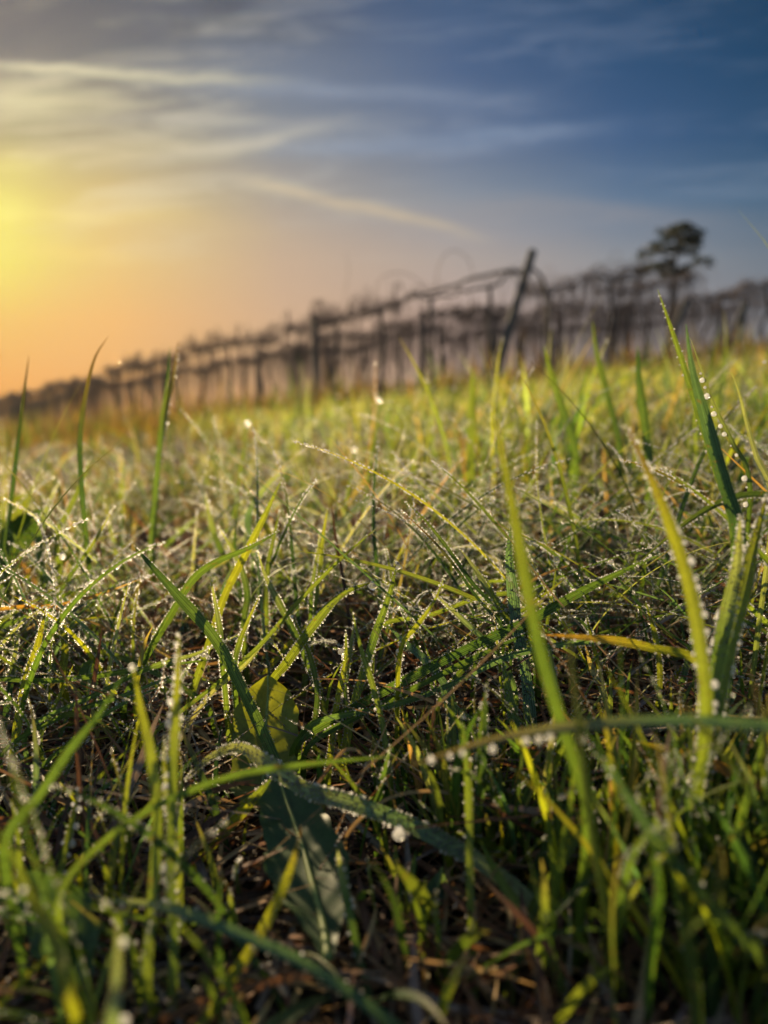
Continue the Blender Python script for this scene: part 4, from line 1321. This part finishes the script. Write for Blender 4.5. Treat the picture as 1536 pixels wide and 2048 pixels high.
def drop_mesh(mat):
    """a bead of water, a little heavier below"""
    V, F = ico(4)
    V = V.copy()
    z = V[:, 2]
    V[:, :2] *= (1 - .10 * z)[:, None]
    V[:, 2] *= 1.05
    return mesh_data('dew_drop', V, F, mat)


def hang_mesh(mat):
    """a hanging drop, drawn out towards where it holds on"""
    V, F = ico(4)
    V = V.copy()
    z = V[:, 2]
    up = np.clip((z - .1) / .9, 0, 1)
    V[:, :2] *= (1 - .62 * up)[:, None]
    V[:, 2] = z + .55 * up ** 1.5
    return mesh_data('hanging_drop', V, F, mat)


ME_DROP, ME_GLOW, ME_HANG, ME_FAT = drop_mesh(M_WATER), drop_mesh(M_GLOW), hang_mesh(M_WATER), hang_mesh(M_GLOW)
named = [  # drops one can point to
    ((746, 1171), .338, 9.5, 'large clear drop hanging from the tip of the hooked blade', True),
    ((798, 1668), .222, 13.0, 'big glowing drop hanging under the folded wet blade', True),
    ((47, 1780), .150, 5.0, 'big golden out of focus drop on the lower left corner blade', False),
    ((108, 1840), .228, 6.0, 'bright gold drop low on the thin hung stem', False),
    ((516, 1941), .230, 5.5, 'bright drop on the short blade near the bottom', False),
    ((495, 846), .70, 6.0, 'single round glowing drop above the grass left of centre', False),
    ((758, 801), .75, 6.0, 'single glowing drop before the vine trunks', False),
    ((708, 899), .70, 6.0, 'single peach coloured glowing drop above the dark hollow', False),
    ((1222, 1125), .360, 6.0, 'round drop balanced on the tip of the thin dark blade', False),
    ((796, 1133), .334, 6.5, 'small clear drop at the tip of the heavily beaded blade', True),
    ((682, 1303), .329, 6.5, 'round clear drop on the left side of the short beaded blade', False),
    ((265, 1335), .214, 7.0, 'glowing drop on the tip of the slender bright blade', False),
    ((1113, 1120), .36, 7.0, 'wet drop at the tip of a half hidden blade near centre right', False),
    ((1242, 1723), .235, 5.5, 'upper of two pale drops right of the blunt blade', False),
    ((1248, 1749), .235, 6.0, 'lower of two pale drops right of the blunt blade', False),
    ((1500, 1866), .175, 5.0, 'blurred golden drop near the lower right corner', False),
    ((125, 1113), .50, 6.0, 'amber glowing drop floating above the left bundle', False),
]
for (px, py), d_, rp, lab, hang in named:
    p_ = at(px, py, d_)
    r_ = rp * d_ / FPX
    o_ = add('dew_drop', (ME_HANG if d_ > .3 else ME_FAT) if hang else (ME_DROP if .3 < d_ < .4 else ME_GLOW), None, p_)
    o_.scale = (r_, r_, r_)
    tag(o_, lab, 'dew drop', 'dew drops on the grass')
# each free-standing named drop far back sits on the tip of a thin stalk
for (px, py), d_, lab in (((495, 846), .70, 'thin green stalk under the glowing drop left of centre'), ((758, 801), .75, 'thin green stalk under the drop before the vine trunks'),
                          ((708, 899), .70, 'thin green stalk under the peach coloured drop'), ((125, 1113), .50, 'thin stalk under the amber drop above the left bundle'),
                          ((1245, 1745), .236, 'thin dull stalk carrying two pale drops'), ((1113, 1122), .361, 'half hidden green blade tipped with a wet drop'),
                          ((1500, 1868), .176, 'blurred stalk under the golden drop at lower right')):
    H(lab, 'stalk ' + lab.split(' under ')[-1][:20], [(px, py + 3, d_), (px - 6, py + 50, d_), (px - 18, py + 120, d_), (px - 30, py + 220, d_)], 7, 'lg', '', 0)
# fat drops under the arched blade at right
for n_, (px, py) in enumerate([(862, 1520), (900, 1513), (925, 1507), (985, 1499), (1052, 1481), (1078, 1479), (1100, 1474), (1165, 1479)]):
    d_ = .183 - n_ * .0012
    o_ = add('dew_drop', ME_FAT, None, at(px, py, d_))
    r_ = (7, 5, 5.5, 7.5, 8, 7.5, 8, 8.5)[n_] * d_ / FPX
    o_.scale = (r_, r_, r_)
    tag(o_, f'fat hanging drop, {ORD[n_]} from the pale tip under the arched blade at right', 'dew drop', 'dew drops on the grass')

pos = np.array([h[0] for h in HERO_DROPS])
rad = np.array([h[1] for h in HERO_DROPS])
px, py, dd = project(pos)
size = rad / dd * FPX
inside = (px > -10) & (px < 1546) & (py > -10) & (py < 2058)
order = np.argsort(-np.where(inside, size, 0))
n_ind = 300 - len(named) - 8
own = order[:n_ind]
for k in own:
    o_ = add('dew_drop', ME_GLOW, None, pos[k])
    r_ = float(rad[k])
    o_.scale = (r_, r_, r_ * rnd.uniform(.95, 1.12))
    tag(o_, f'dew drop beading on the {HERO_DROPS[k][2]}', 'dew drop', f'dew drops on the {HERO_DROPS[k][2]}')
rest = np.setdiff1d(np.arange(len(pos)), own)
drop_mass('dew', 'tiny dew beads lining the edges of the single blades', pos[rest], rad[rest], ICO2)
print('hero drops', len(pos), 'individual', len(own))
fp = np.vstack([p_ for p_, r_, f_ in SMALL_DROPS if f_])
fr = np.concatenate([r_ for p_, r_, f_ in SMALL_DROPS if f_])
cp = np.vstack([p_ for p_, r_, f_ in SMALL_DROPS if not f_])
cr = np.concatenate([r_ for p_, r_, f_ in SMALL_DROPS if not f_])
print('fine drops', len(fp), 'coarse drops', len(cp))
drop_mass('dew', 'fine dew coating the short grass in the foreground', fp, fr, ICO2)
drop_mass('dew', 'glittering dew on the blurred grass further back', cp, cr, ICO1)

# ------------------------------------------------------------------ morning haze over the whole slope
m, N = mat_new('haze_air')
pv = N.n('ShaderNodeVolumePrincipled')
pv.inputs['Color'].default_value = (0.92, 0.90, 0.88, 1)
pv.inputs['Density'].default_value = 0.0002
pv.inputs['Anisotropy'].default_value = 0.70
o = N.n('ShaderNodeOutputMaterial')
N.link(pv.outputs[0], o.inputs['Volume'])
V = np.array([(x, y, z) for x in (-64, 64) for y in (-64, 64) for z in (-12, 14)], float)
F = np.array([(0, 1, 3, 2), (4, 6, 7, 5), (0, 4, 5, 1), (2, 3, 7, 6), (0, 2, 6, 4), (1, 5, 7, 3)])
o = add('haze', mesh_data('haze', V, F, m, smooth=False))
o['kind'] = 'stuff'
